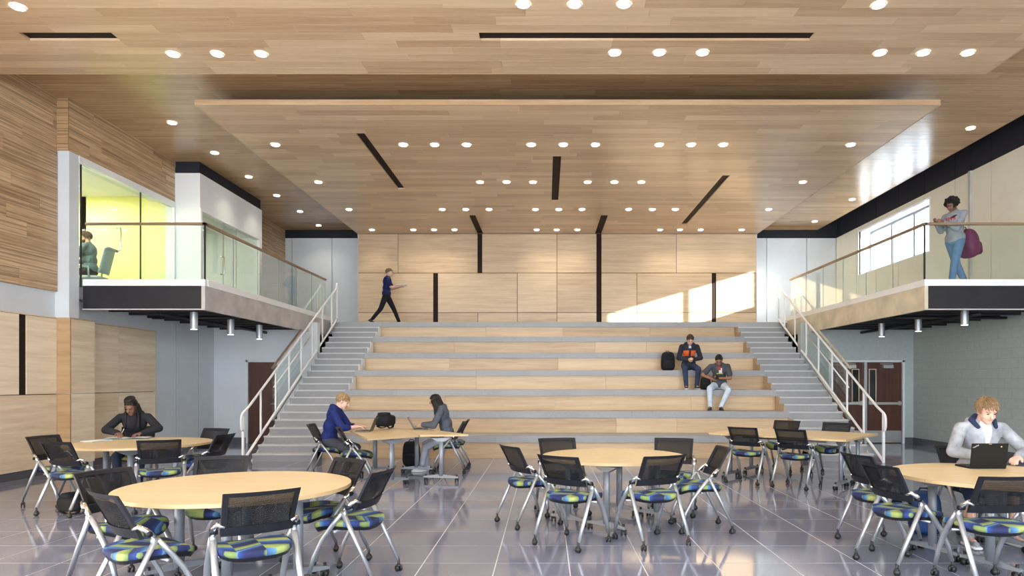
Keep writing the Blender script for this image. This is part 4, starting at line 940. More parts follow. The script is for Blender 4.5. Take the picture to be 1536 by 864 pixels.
def person(label, loc, heading, pz, lean=(0.0, 0.1), head=(0, 0, 0), hands=None, feet=None, elbow=((-1, -0.6, -0.6), (1, -0.6, -0.6)), knee=((-0.2, 1, 0.3), (0.2, 1, 0.3)),
           k=1.0, skinm=None, hairm=None, hair='short', top=None, sleeve=1.0, bottom=None, leg=1.0, shoe=None, sole=None, hood=None, inner=None, curl=0.6,
           palm=((0, 0, -1), (0, 0, -1)), hdir=None, toe=((-0.12, 1), (0.12, 1)), voxel=0.0075, beard=False, top_name='hoodie', bottom_name='jeans', top_len=0.10, shoulder=0.185, glasses=False, bulk=1.0, lining=None):
    """local frame: +Y is where the person faces, +X the right hand; loc is on the surface under the feet"""
    rootz = math.radians(heading - 90)
    A = MB(); T = MB(); B = MB()
    pel = Vector((0, 0, pz))
    sp0 = Vector((lean[0] * 0.6, lean[1] * 0.6, 1)).normalized(); sp1 = Vector((lean[0], lean[1] * 1.5, 1)).normalized()
    waist = pel + sp0 * 0.20 * k; chest = waist + sp1 * 0.18 * k; nk = chest + sp1 * 0.145 * k
    Rt0 = frame((0, 1, 0), sp0); Rt1 = frame((0, 1, 0), sp1); rt = Vector((1, 0, 0))
    sh = [chest + sp1 * 0.075 * k + rt * s * shoulder * k for s in (-1, 1)]
    b_ = bulk
    A.ball(pel, (0.150 * k * b_, 0.105 * k * b_, 0.115 * k), Rt0); A.ball(waist, (0.130 * k * b_, 0.095 * k * b_, 0.15 * k), Rt0); A.ball(chest, (0.150 * k * b_, 0.105 * k * b_, 0.165 * k), Rt1)
    A.cap(sh[0], sh[1], 0.045 * k, 0.045 * k)
    gi = 0.020
    lo = pel - sp0 * (top_len - 0.02)
    T.ball(pel + sp0 * 0.04, (0.150 * k * b_ + gi + .006, 0.108 * k * b_ + gi + .004, top_len + 0.05), Rt0); T.ball(waist, (0.134 * k * b_ + gi, 0.10 * k * b_ + gi, 0.16 * k), Rt0); T.ball(chest, (0.155 * k * b_ + gi, 0.108 * k * b_ + gi, 0.170 * k + gi * 0.3), Rt1)
    for s_ in (0, 1): T.cap(nk - sp1 * 0.055 * k, sh[s_] + sp1 * 0.004, 0.062 * k, 0.056 * k); A.cap(nk - sp1 * 0.055 * k, sh[s_], 0.050 * k, 0.044 * k)
    # head
    yaw, pitch, roll = [math.radians(a) for a in head]
    hf = Vector((-math.sin(yaw) * math.cos(pitch), math.cos(yaw) * math.cos(pitch), -math.sin(pitch)))
    hu = Vector((math.sin(roll), 0, 1)) + Vector((-math.sin(yaw), math.cos(yaw), 0)) * math.sin(pitch)
    Rh = frame(hf, hu); hr, hfw, hup = Rh.col[0], Rh.col[1], Rh.col[2]
    hc = nk + (sp1 * 0.7 + hup * 0.5).normalized() * 0.122 * k + hfw * 0.034 * k
    def hp(x, y, z): return hc + (hr * x + hfw * y + hup * z) * k
    A.cap(nk - sp1 * 0.05 * k, hp(0, -0.02, -0.03), 0.058 * k, 0.052 * k)
    A.ball(hp(0, -0.012, 0.035), (0.074 * k, 0.094 * k, 0.088 * k), Rh); A.ball(hp(0, 0.030, -0.025), (0.061 * k, 0.066 * k, 0.088 * k), Rh); A.ball(hp(0, 0.052, -0.085), (0.036 * k, 0.036 * k, 0.030 * k), Rh)
    A.cap(hp(0, 0.092, 0.012), hp(0, 0.112, -0.026), 0.009 * k, 0.014 * k, seg=8, nh=2); A.cap(hp(-0.034, 0.083, 0.028), hp(0.034, 0.083, 0.028), 0.010 * k, 0.010 * k, seg=8)
    for s in (-1, 1):
        A.ball(hp(s * 0.074, -0.005, -0.006), (0.010 * k, 0.020 * k, 0.032 * k), Rh, 8, 6); A.ball(hp(s * 0.036, 0.062, -0.032), (0.022 * k, 0.022 * k, 0.024 * k), Rh, 10, 6)
    # arms
    ul, fl_ = 0.285 * k, 0.245 * k
    for i, s in enumerate((-1, 1)):
        tgt = Vector(hands[i]); el, wr_ = ik(sh[i], tgt, ul, fl_, elbow[i]); fd = (wr_ - el).normalized()
        A.cap(sh[i], el, 0.046 * k, 0.037 * k); A.cap(el, wr_, 0.037 * k, 0.025 * k)
        hd = Vector(hdir[i]) if hdir else fd
        hand(A, wr_, hd, palm[i], -s, curl, k)
        if sleeve > 0.5:
            e = el.lerp(wr_, (sleeve - 0.5) * 2); T.cap(sh[i], el, 0.050 * k + gi * 0.55, 0.044 * k + gi * 0.8); T.cap(el, e - fd * 0.012, 0.044 * k + gi * 0.8, (0.030 if sleeve > 0.9 else 0.040) * k + gi * 0.6)
        elif sleeve > 0: T.cap(sh[i], sh[i].lerp(el, sleeve * 2), 0.052 * k + gi * 0.6, 0.055 * k + gi * 0.8)
    # legs
    tl, cl = 0.425 * k, 0.40 * k; shoes = []
    for i, s in enumerate((-1, 1)):
        hip = pel + Vector((s * 0.088 * k, 0, -0.02)); an = Vector(feet[i]); kn, an = ik(hip, an, tl, cl, knee[i])
        A.cap(hip, kn, 0.076 * k, 0.050 * k); A.cap(kn, an, 0.049 * k, 0.034 * k); A.ball(kn.lerp(an, 0.30) + Vector((0, -0.014, 0)), (0.046 * k, 0.050 * k, 0.10 * k), frame((0, 1, 0), kn - an))
        B.cap(hip, kn, 0.082 * k + 0.013, 0.058 * k + 0.010)
        if leg > 0.5: e = kn.lerp(an, (leg - 0.5) * 2); B.cap(kn, e, 0.058 * k + 0.010, (0.042 + 0.022 * (1 - leg) * 2) * k + 0.008)
        elif leg < 0.5: pass
        td = Vector((toe[i][0], toe[i][1], 0)).normalized(); ti = toe[i][2] if len(toe[i]) > 2 else 0
        td = Vector((td.x, td.y, -ti)).normalized(); up = Vector((0, 0, 1)); up = (up - td * up.dot(td)).normalized()
        A.cap(an - up * 0.02, an + td * 0.10 * k - up * 0.035, 0.030 * k, 0.026 * k)
        shoes.append((an.copy(), td, up))
    B.ball(pel, (0.150 * k * b_ + 0.014, 0.105 * k * b_ + 0.014, 0.125 * k), Rt0)
    root = bake('person', A, voxel, skinm, None, 2)
    root.location = loc; root.rotation_euler = (0, 0, rootz); tag(root, label, 'person', 'people in the hall')
    # clothes
    T.cap(nk - sp1 * 0.03, nk - sp1 * 0.005, 0.070 * k, 0.066 * k)
    if hood: T.cap(nk + Vector((-0.095, -0.02, 0.0)) * k, nk + Vector((0.0, -0.085, 0.02)) * k, 0.040 * k, 0.050 * k); T.cap(nk + Vector((0.095, -0.02, 0.0)) * k, nk + Vector((0.0, -0.085, 0.02)) * k, 0.040 * k, 0.050 * k); T.cap(nk + Vector((-0.08, -0.06, -0.01)) * k, nk + Vector((0.08, -0.06, -0.01)) * k, 0.052 * k, 0.052 * k); T.ball(nk + Vector((0, -0.10, -0.05)) * k, (0.10 * k, 0.05 * k, 0.08 * k))
    bake(top_name, T, 0.0095, top, root, 4); bake(bottom_name, B, 0.0095, bottom, root, 4)
    for an, td, up in shoes:
        Rs = Matrix((td.cross(up), td, up)).transposed()
        S = MB(); S.cap(an - up * 0.045 - td * 0.035 * k, an - up * 0.052 + td * 0.125 * k, 0.042 * k, 0.034 * k, (0.95, 1.0), up); S.cap(an - up * 0.03, an + up * 0.012, 0.044 * k, 0.046 * k)
        so = bake('shoe', S, 0.009, shoe, root, 2)
        L = MB(); L.rbox((0, 0, 0), (0.098 * k, 0.285 * k, 0.030), 0.5, Matrix.Translation(an - up * 0.075 + td * 0.048 * k) @ Rs.to_4x4(), 16, 6); L.build('sole', sole or shoe, so, True)
    if inner: 
        I = MB(); I.ball(chest + sp1 * 0.03 + Vector((0, 0.052, 0)), (0.075 * k, 0.085 * k, 0.16 * k), Rt1); I.cap(nk - sp1 * 0.025, nk - sp1 * 0.0, 0.072 * k, 0.062 * k); bake('undershirt', I, 0.009, inner, root, 3)
    if lining:
        W = MB()
        for s in (-1, 1): W.cap(nk + Vector((s * 0.105, 0.0, 0.012)) * k, nk + Vector((s * 0.03, -0.055, 0.045)) * k, 0.030 * k, 0.034 * k); W.cap(nk + Vector((s * 0.105, 0.0, 0.012)) * k, nk + Vector((s * 0.085, 0.075, -0.05)) * k, 0.030 * k, 0.018 * k)
        bake('hood_lining', W, 0.009, lining, root, 3)
    # face
    E = MB()
    for s in (-1, 1):
        MB().ball(hp(s * 0.030, 0.083, 0.004), (0.013 * k, 0.008 * k, 0.0045 * k), Rh, 10, 6).build('eye', MP['eye'], root, True)
        MB().cap(hp(s * 0.016, 0.094, 0.026), hp(s * 0.048, 0.082, 0.025), 0.0045 * k, 0.0035 * k, seg=6, nh=2).build('eyebrow', hairm, root, True)
    MB().ball(hp(0, 0.086, -0.056), (0.022 * k, 0.010 * k, 0.0075 * k), Rh, 10, 6).build('lips', MP['lip_d'] if skinm in (MP['sk_dark'], MP['sk_brown']) else MP['lip'], root, True)
    # hair
    Hm = MB(); rnd = random.Random(len(label))
    def cap_fn(front, low):
        def fn(d):           # d.y forward, d.z up in head frame
            lim = low + (front - low) * max(0, d.y) ** 0.8
            st_ = 1.0 + 0.035 * math.sin(9 * math.atan2(d.x, d.y + 0.2) + 6 * d.z) + 0.025 * math.sin(17 * d.x + 13 * d.z)
            return st_ if d.z > lim else 0.82
        return fn
    cc = hp(0, -0.014, 0.036)
    if hair in ('short', 'quiff', 'crop'):
        th = {'short': 1.08, 'quiff': 1.09, 'crop': 1.05}[hair]
        Hm.ball(cc, (0.077 * th * k, 0.097 * th * k, 0.090 * th * k), Rh, 40, 26, cap_fn(0.52, -0.42))
        fnc = cap_fn(0.52, -0.42); nst = 0
        for i in range(600):
            z_ = rnd.uniform(-0.4, 1); a_ = rnd.uniform(0, 2 * math.pi); q_ = math.sqrt(max(0, 1 - z_ * z_)); d = Vector((q_ * math.cos(a_), q_ * math.sin(a_), z_))
            if fnc(d) < 0.9 or nst > 200: continue
            nst += 1
            flow = Vector((d.x * 0.6 + rnd.uniform(-.35, .35), d.y * 0.6 + (0.9 if d.y > -0.2 else -0.5), -0.25 - 0.7 * (1 - d.z))); flow = (flow - d * flow.dot(d)).normalized()
            lf_ = {'short': 0.034, 'quiff': 0.045, 'crop': 0.012}[hair]; lift = {'short': 0.005, 'quiff': 0.009, 'crop': 0.001}[hair] * max(0.2, d.z)
            p_ = Vector((d.x * 0.077 * th, d.y * 0.097 * th, d.z * 0.090 * th)) * 0.97; e_ = p_ + flow * lf_ + d * lift
            w_ = lambda v: cc + (hr * v.x + hfw * v.y + hup * v.z) * k
            Hm.cap(w_(p_), w_(e_), 0.0085 * k, 0.004 * k, seg=6, nh=2)
    elif hair == 'long':
        Hm.ball(cc, (0.084 * k, 0.105 * k, 0.098 * k), Rh, 40, 26, cap_fn(0.48, -0.7))
        dn = Vector((0, 0, -1))
        for i in range(30):
            a = math.radians(-150 + 300 * i / 29); x, y = math.sin(a) * 0.076, -math.cos(a) * 0.085 - 0.01
            if y > 0.055: y = 0.055
            p0 = hp(x, y, 0.05); p1 = hp(x * 1.12, y * 1.0 - 0.01, -0.09); p2 = p1 + dn * (0.17 + 0.05 * rnd.random()) * k + Vector((0, -0.02, 0)) + (p1 - hc) * 0.12
            Hm.tube([p0, p1, p1.lerp(p2, 0.55), p2], [0.020, 0.024, 0.020, 0.006], 7)
    elif hair == 'braids':
        Hm.ball(cc, (0.085 * k, 0.106 * k, 0.100 * k), Rh, 40, 26, cap_fn(0.50, -0.5))
        for i in range(18):
            a = math.radians(-115 + 230 * i / 17); Hm.cap(hp(math.sin(a) * 0.062, -0.01 + math.cos(a) * 0.055, 0.105), hp(math.sin(a) * 0.082, -0.02 + math.cos(a) * 0.02, 0.07), 0.017 * k, 0.015 * k, seg=7)
        Hm.ball(hp(0, -0.02, 0.125), (0.072 * k, 0.08 * k, 0.042 * k), Rh, 24, 12, lambda d: 1 + 0.06 * math.sin(14 * math.atan2(d.y, d.x)))
        for s in (-1, 1):
            for i in range(6):
                p0 = hp(s * 0.074, 0.02 - 0.018 * i, 0.02); p1 = hp(s * 0.088, 0.03 - 0.02 * i, -0.11); p2 = p1 + Vector((s * 0.01, 0.03, -0.20 - 0.02 * (i % 3))) * k
                n_ = 12; Hm.tube([p0.lerp(p1, j / 4) for j in range(4)] + [p1.lerp(p2, j / 8) for j in range(9)], [0.0105 + 0.002 * (j % 2) for j in range(13)], 7)
    elif hair == 'curls':
        for i in range(170):
            z = rnd.uniform(-0.55, 1); a = rnd.uniform(0, 2 * math.pi); q = math.sqrt(max(0, 1 - z * z)); d = Vector((q * math.cos(a), q * math.sin(a), z))
            if d.y > 0.55 and d.z < 0.42: continue
            r_ = rnd.uniform(0.95, 1.22); Hm.ball(hp(d.x * 0.092 * r_, -0.018 + d.y * 0.105 * r_, 0.040 + d.z * 0.095 * r_), rnd.uniform(0.018, 0.028) * k, None, 8, 6)
    Hm.build('hair', hairm, root, True)
    if beard:
        W = MB(); W.ball(hp(0, 0.052, -0.082), (0.058 * k, 0.052 * k, 0.045 * k), Rh); W.ball(hp(0, 0.030, -0.055), (0.066 * k, 0.055 * k, 0.045 * k), Rh); W.build('beard', hairm, root, True)
    if glasses:
        W = MB()
        for s in (-1, 1):
            W.tube([hp(s * 0.031 + 0.021 * math.cos(a * 0.6283), 0.102, 0.002 + 0.017 * math.sin(a * 0.6283)) for a in range(11)], 0.0022, 6); W.tube([hp(s * 0.052, 0.100, 0.006), hp(s * 0.078, 0.0, 0.006)], 0.002, 6)
        W.tube([hp(-0.010, 0.104, 0.004), hp(0.010, 0.104, 0.004)], 0.002, 6); W.build('glasses', M['black_plastic'], root)
    return root
MP = {'sk_light': skin('fair_skin', (0.68, 0.42, 0.32)), 'sk_tan': skin('tan_skin', (0.56, 0.34, 0.23)), 'sk_brown': skin('brown_skin', (0.28, 0.135, 0.075)), 'sk_dark': skin('dark_skin', (0.17, 0.08, 0.05)),
      'eye': plain('eye_dark', (0.03, 0.02, 0.018), 0.2), 'lip': plain('lips', (0.48, 0.20, 0.18), 0.4), 'lip_d': plain('lips_dark', (0.20, 0.075, 0.06), 0.4),
      'h_black': hairmat('black_hair', (0.014, 0.011, 0.010)), 'h_brown': hairmat('brown_hair', (0.075, 0.040, 0.020)), 'h_blond': hairmat('sandy_hair', (0.34, 0.215, 0.105)), 'h_dkblond': hairmat('dark_blond_hair', (0.25, 0.155, 0.08)),
      'navy': cloth('navy_hoodie', (0.012, 0.022, 0.12)), 'slate': cloth('slate_trousers', (0.05, 0.05, 0.065)), 'charcoal': cloth('charcoal_jacket', (0.016, 0.017, 0.022)), 'dkslate': cloth('dark_slate_hoodie', (0.075, 0.085, 0.11)),
      'jean_dk': cloth('dark_jeans', (0.035, 0.05, 0.10)), 'jean': cloth('blue_jeans', (0.10, 0.19, 0.34)), 'jean_lt': cloth('light_jeans', (0.55, 0.64, 0.74)), 'heather': cloth('heather_grey', (0.30, 0.31, 0.335), 0.3), 'blacktop': cloth('black_top', (0.015, 0.015, 0.02)),
      'lav': cloth('pale_leggings', (0.42, 0.42, 0.50)), 'teal': cloth('blue_grey_shirt', (0.10, 0.14, 0.16)), 'white': cloth('white_shirt', (0.60, 0.59, 0.57), 0.05), 'white_shoe': plain('white_shoe', (0.72, 0.71, 0.72), 0.5), 'black_shoe': plain('black_shoe', (0.015, 0.015, 0.016), 0.5),
      'grey_shoe': plain('grey_shoe', (0.22, 0.22, 0.24), 0.6, speck=0.4, sscale=60), 'tan_shoe': plain('tan_shoe', (0.30, 0.23, 0.17), 0.5), 'magenta': cloth('magenta_nylon', (0.15, 0.006, 0.07), 0.3, 0.5), 'bag_blue': cloth('blue_nylon', (0.008, 0.035, 0.12), 0.3, 0.5),
      'shorts': cloth('navy_shorts', (0.02, 0.03, 0.07)), 'walknavy': cloth('navy_shirt', (0.012, 0.018, 0.09)), 'blk': cloth('black_trousers', (0.012, 0.012, 0.015))}
def printed(name, base, rects):
    """flat print on a garment: rects = (x0,x1,z0,z1,colour) in the wearer's frame, front side only"""
    t = NT(name); tc = t.n.new('ShaderNodeTexCoord'); sp = t.n.new('ShaderNodeSeparateXYZ'); t.link(tc.outputs['Object'], sp.inputs[0]); x, y, z = sp.outputs
    n = t.noise(tc.outputs['Object'], 9, 4); c = t.ramp(n, [(0.3, tuple(v * 0.85 for v in base)), (0.7, tuple(v * 1.15 for v in base))])
    geo = t.n.new('ShaderNodeTexCoord'); ns = t.n.new('ShaderNodeSeparateXYZ'); t.link(geo.outputs['Normal'], ns.inputs[0])
    for x0, x1, z0, z1, colr in rects:
        m = t.math('MULTIPLY', t.math('MULTIPLY', t.math('GREATER_THAN', x, x0), t.math('LESS_THAN', x, x1)), t.math('MULTIPLY', t.math('GREATER_THAN', z, z0), t.math('LESS_THAN', z, z1)))
        m = t.math('MULTIPLY', m, t.math('GREATER_THAN', ns.outputs[1], 0.15)); c = t.mix(m, c, colr)
    t.col(c); t.b.inputs['Roughness'].default_value = 0.85; t.bump(n, 0.5, 0.02); return t.m
TZ = 0.74
person('girl with black braids in a charcoal jacket, writing in a notebook', (-6.13, 10.26, 0), 286, 0.605, (0.0, 0.28), (-12, 30, 0.06), [(-0.17, 0.41, 0.81), (0.12, 0.43, 0.815)], [(-0.14, 0.42, 0.09), (0.14, 0.40, 0.09)],
       elbow=((-1, 0.1, -0.35), (1, 0.1, -0.35)), k=0.98, skinm=MP['sk_dark'], hairm=MP['h_black'], hair='braids', top=MP['charcoal'], top_name='jacket', bottom=MP['jean_dk'], shoe=MP['black_shoe'], hood=True, inner=MP['blacktop'], hdir=((0.5, 0.5, -0.1), (-0.35, 0.7, -0.1)), curl=0.55)
person('sandy-haired boy in a navy hoodie typing on a laptop', (-3.55, 11.2, 0), 4, 0.605, (0.0, 0.24), (0, 24, 0), [(-0.09, 0.47, 0.82), (0.10, 0.47, 0.82)], [(-0.06, 0.26, 0.09), (0.14, 0.20, 0.09)],
       elbow=((-0.8, -0.5, -0.7), (0.8, -0.5, -0.7)), k=1.03, skinm=MP['sk_light'], hairm=MP['h_blond'], hair='short', top=MP['navy'], sleeve=0.72, bottom=MP['slate'], bottom_name='trousers', shoe=MP['black_shoe'], sole=MP['white_shoe'], hood=True, curl=0.45)
person('girl with long black hair and glasses in a slate hoodie at a laptop', (-1.70, 11.80, 0), 188, 0.63, (0.0, 0.24), (0, 20, 0), [(-0.10, 0.42, 0.82), (0.10, 0.42, 0.82)], [(0.10, 0.44, 0.09), (0.24, 0.36, 0.09)],
       elbow=((-0.8, -0.5, -0.7), (0.8, -0.5, -0.7)), k=0.96, skinm=MP['sk_tan'], hairm=MP['h_black'], hair='long', top=MP['dkslate'], bottom=MP['lav'], bottom_name='leggings', shoe=MP['white_shoe'], hood=True, curl=0.45, glasses=True)
person('boy in an open heather grey hoodie and shorts behind a black laptop', (4.42, 7.06, 0), 270, 0.615, (0.0, 0.20), (-4, 22, 0), [(-0.17, 0.40, 0.815), (0.17, 0.40, 0.815)], [(-0.02, 0.55, 0.09), (0.42, 0.58, 0.09)],
       elbow=((-1, -0.1, -0.5), (1, -0.1, -0.5)), k=1.05, skinm=MP['sk_light'], hairm=MP['h_dkblond'], hair='quiff', top=MP['heather'], bottom=MP['shorts'], bottom_name='shorts', leg=0.5, shoe=MP['grey_shoe'], sole=MP['white_shoe'], hood=True, inner=MP['white'], lining=MP['shorts'], hdir=((0.6, 0.5, -0.05), (-0.6, 0.5, -0.05)), voxel=0.0065, shoulder=0.20, bulk=1.08)
person('boy in a black and orange hoodie looking at a phone on the tiers', (3.44, 16.52, 3 * TIER), 268, 0.585, (0.0, 0.22), (0, 38, 0), [(-0.05, 0.27, 0.70), (0.05, 0.27, 0.70)], [(-0.13, 0.36, 0.09), (0.12, 0.38, 0.09)],
       elbow=((-1, -0.3, -0.6), (1, -0.3, -0.6)), k=1.0, skinm=MP['sk_light'], hairm=MP['h_brown'], hair='short', top=printed('black_orange_hoodie', (0.014, 0.015, 0.025), [(-0.15, -0.025, 0.80, 0.93, (0.75, 0.12, 0.025)), (0.025, 0.15, 0.80, 0.93, (0.75, 0.12, 0.025)), (-0.03, 0.03, 0.985, 1.045, (0.55, 0.55, 0.55))]),
       bottom=MP['jean_dk'], shoe=MP['black_shoe'], sole=MP['white_shoe'], hood=True, palm=((1, 0.2, 0.3), (-1, 0.2, 0.3)), hdir=((0.25, 0.8, 0.1), (-0.25, 0.8, 0.1)), curl=0.8)
person('boy in a dark grey printed t-shirt and pale jeans bending over a phone', (3.98, 15.72, 2 * TIER), 258, 0.585, (0.03, 0.44), (-8, 40, 0), [(0.00, 0.33, 0.72), (0.17, 0.36, 0.70)], [(-0.02, 0.42, 0.09), (0.22, 0.40, 0.09)],
       elbow=((-1, -0.3, -0.4), (1, 0.1, -0.5)), knee=((-0.5, 1, 0.3), (0.35, 1, 0.3)), k=1.0, skinm=MP['sk_brown'], hairm=MP['h_black'], hair='crop', top=printed('printed_grey_tee', (0.055, 0.058, 0.068), [(-0.05, 0.02, 0.84, 0.95, (0.62, 0.62, 0.6)), (-0.02, 0.06, 0.90, 0.98, (0.25, 0.05, 0.04)), (-0.07, 0.07, 0.82, 0.835, (0.6, 0.6, 0.12))]), sleeve=0.32, top_name='t_shirt',
       bottom=MP['jean_lt'], shoe=MP['black_shoe'], palm=((1, 0.2, 0.3), (-1, 0.2, 0.3)), curl=0.8)
person('girl with curly black hair in grey sweatshirt and jeans standing on the balcony', (7.42, 12.42, HL), 202, 0.92, (0.0, 0.03), (0, 30, 0), [(-0.02, 0.30, 1.22), (0.12, 0.34, 1.24)], [(0.06, 0.02, 0.09), (-0.02, -0.26, 0.13)],
       elbow=((-0.25, -0.8, -0.9), (0.25, -0.8, -0.9)), knee=((0, 1, 0.1), (0.1, 1, 0.1)), k=1.0, skinm=MP['sk_dark'], hairm=MP['h_black'], hair='curls', top=printed('grey_sweatshirt', (0.27, 0.28, 0.31), [(-0.10, -0.07, 1.27, 1.33, (0.55, 0.05, 0.07)), (-0.05, -0.02, 1.27, 1.33, (0.55, 0.05, 0.07)), (0.0, 0.03, 1.27, 1.33, (0.55, 0.05, 0.07)), (0.05, 0.09, 1.27, 1.33, (0.55, 0.05, 0.07))]), top_name='sweatshirt',
       bottom=MP['jean'], leg=0.86, shoe=MP['tan_shoe'], palm=((1, 0.2, 0.4), (-1, 0.2, 0.4)), hdir=((0.1, 0.8, 0.1), (-0.3, 0.8, 0.1)), toe=((0.1, 1), (-0.1, 1, 0.5)), curl=0.8, bulk=1.06)
person('person in navy shirt and black trousers walking along the landing', (-4.66, 20.0, HL), 4, 0.90, (0.0, 0.06), (0, 6, 0), [(-0.12, 0.36, 1.14), (0.10, 0.38, 1.14)], [(-0.09, 0.36, 0.10), (0.09, -0.40, 0.17)],
       elbow=((-0.5, -1, -0.6), (0.5, -1, -0.6)), knee=((0, 1, 0.1), (0, 1, 0.1)), k=1.0, skinm=MP['sk_light'], hairm=MP['h_dkblond'], hair='short', top=MP['walknavy'], top_name='shirt', sleeve=0.35, bottom=MP['blk'], bottom_name='trousers', shoe=MP['black_shoe'], toe=((0, 1), (0, 1, 0.55)), curl=0.5, voxel=0.009)
person('bearded man with glasses seated in the yellow office', (-9.28, 13.95, HL), 188, 0.62, (0.0, 0.06), (0, 8, 0), [(-0.16, 0.40, 0.83), (0.16, 0.40, 0.83)], [(-0.12, 0.42, 0.09), (0.12, 0.42, 0.09)],
       elbow=((-0.7, -0.6, -0.8), (0.7, -0.6, -0.8)), k=1.03, skinm=MP['sk_tan'], hairm=MP['h_brown'], hair='short', top=MP['teal'], top_name='shirt', bottom=MP['blk'], bottom_name='trousers', shoe=MP['black_shoe'], beard=True, glasses=True, curl=0.4, voxel=0.009)

# ---------------------------------------------------------------- things people brought
M['laptop_black'] = plain('black_laptop_shell', (0.008, 0.007, 0.006), 0.5, spec=0.2)
M['laptop_grey'] = plain('grey_laptop_shell', (0.10, 0.095, 0.085), 0.4, 0.4)
M['screen'] = plain('laptop_screen', (0.02, 0.022, 0.026), 0.12)
M['keys'] = plain('laptop_keys', (0.012, 0.012, 0.013), 0.5, speck=0.3, sscale=120)
M['paper'] = plain('white_paper', (0.85, 0.85, 0.86), 0.7)
M['folder'] = plain('teal_folder', (0.06, 0.22, 0.25), 0.5)
M['red_dot'] = plain('silver_mark', (0.75, 0.75, 0.72), 0.4)
def laptop(x, y, z, heading, open_deg, label, mat, logo=False):
    """heading = direction in which its user looks; the hinge is on the far side"""
    t = thing('laptop', label, 'laptop', (x, y, z), heading, 'open laptops')
    w, d = 0.34, 0.235
    MB().box((-w / 2, -d / 2, 0.002), (w / 2, d / 2, 0.018)).build('base', mat, t, bevel=0.004)
    MB().box((-w / 2 + 0.02, -0.02, 0.018), (w / 2 - 0.02, d / 2 - 0.02, 0.0195)).build('keyboard', M['keys'], t)
    MB().box((-0.05, -d / 2 + 0.015, 0.018), (0.05, -0.035, 0.019)).build('touchpad', M['screen'], t)
    R = Matrix.Translation((0, d / 2 - 0.004, 0.018)) @ Matrix.Rotation(math.radians(90 - open_deg), 4, 'X')
    lid = MB().box((-w / 2, 0, 0), (w / 2, 0.009, 0.225), R).build('lid', mat, t, bevel=0.003)
    MB().box((-w / 2 + 0.012, -0.0012, 0.016), (w / 2 - 0.012, 0.0, 0.215), R).build('screen', M['screen'], lid)
    MB().tube([(-w / 2 + 0.03, d / 2 - 0.004, 0.018), (w / 2 - 0.03, d / 2 - 0.004, 0.018)], 0.007, 8).build('hinge', M['black_plastic'], t)
    if logo:
        cu = bpy.data.curves.new('logo', 'FONT'); cu.body = 'ThinkPad'; cu.size = 0.016; cu.extrude = 0.0002
        lo = bpy.data.objects.new('logo_tmp', cu); COL.objects.link(lo)
        dg = bpy.context.evaluated_depsgraph_get(); me = bpy.data.meshes.new_from_object(lo.evaluated_get(dg)); bpy.data.objects.remove(lo)
        me.transform(R @ Matrix.Translation((w / 2 - 0.012, 0.0095, 0.178)) @ Matrix.Rotation(math.pi, 4, 'Z') @ Matrix.Rotation(math.radians(90), 4, 'X') @ Matrix.Rotation(math.radians(28), 4, 'Z')); me.materials.clear(); me.materials.append(M['red_dot']); me.name = 'logo'
        obj('lettering', me, lid)
        MB().tube([R @ Vector((-w / 2 + 0.065, 0.009, 0.195)), R @ Vector((-w / 2 + 0.065, 0.0098, 0.195))], 0.007, 12).build('round_mark', M['lam_edge'], lid)
        MB().box((-0.012, 0.009, 0.217), (0.012, 0.0097, 0.222), R).build('indicator', M['lam_edge'], lid)
    return t
laptop(4.12, 6.50, TZ, 270, 98, 'black laptop with a small slanted logo on its lid, facing the grey hoodie boy', M['laptop_black'], True)
laptop(-2.98, 11.22, TZ, 4, 112, 'grey laptop the blue hoodie boy types on', M['laptop_grey'])
laptop(-2.14, 11.74, TZ, 188, 118, 'laptop in front of the long-haired girl', M['laptop_grey'])
def backpack(x, y, z, heading, label, mat, size=(0.30, 0.20, 0.44), tilt=(0, 0, 0), e=0.45):
    t = thing('backpack', label, 'bag', (x, y, z), heading, 'backpacks and bags')
    t.rotation_euler = (math.radians(tilt[0]), math.radians(tilt[1]), math.radians(heading - 90 + tilt[2]))
    w, d, h = size
    def fn(p):
        q = 1 - 0.22 * max(0, (p.z / h + 0.1)) ** 1.3; return Vector((p.x * q, p.y * q * (1 - 0.1 * (p.z / h)), p.z))
    MB().rbox((0, 0, h / 2), (w, d, h), e, None, 24, 14, fn).build('bag_body', mat, t, True)
    pk = MB().rbox((0, d * 0.50, h * 0.30), (w * 0.74, d * 0.42, h * 0.46), 0.45).build('front_pocket', mat, t, True)
    MB().tube([(-w * 0.3, d * 0.66, h * 0.46), (0, d * 0.70, h * 0.48), (w * 0.3, d * 0.66, h * 0.46)], 0.005, 6).build('zipper', M['black_plastic'], pk)
    MB().tube([(-w * 0.33, d * 0.36, h * 0.60), (-w * 0.27, d * 0.33, h * 0.86), (0, d * 0.26, h * 0.955), (w * 0.27, d * 0.33, h * 0.86), (w * 0.33, d * 0.36, h * 0.60)], 0.006, 6).build('zipper', M['black_plastic'], t)
    MB().tube([(-0.05, -d * 0.18, h * 0.97), (-0.035, -d * 0.18, h * 1.05), (0.035, -d * 0.18, h * 1.05), (0.05, -d * 0.18, h * 0.97)], 0.009, 8).build('grab_handle', mat, t, True)
    for s in (-1, 1): MB().tube([(s * w * 0.22, -d * 0.36, h * 0.93), (s * w * 0.26, -d * 0.62, h * 0.80), (s * w * 0.30, -d * 0.66, h * 0.45), (s * w * 0.36, -d * 0.46, h * 0.12)], 0.022, 8, (0.4, 1), (0, 1, 0)).build('shoulder_strap', mat, t, True)
    return t
backpack(2.99, 16.80, 4 * TIER, 270, 'black backpack standing on the tier beside the orange hoodie boy', M['black'], (0.33, 0.24, 0.46))
backpack(-2.48, 12.62, 0, 280, 'black backpack standing on the floor under the laptop tables', M['black'], (0.33, 0.22, 0.46))
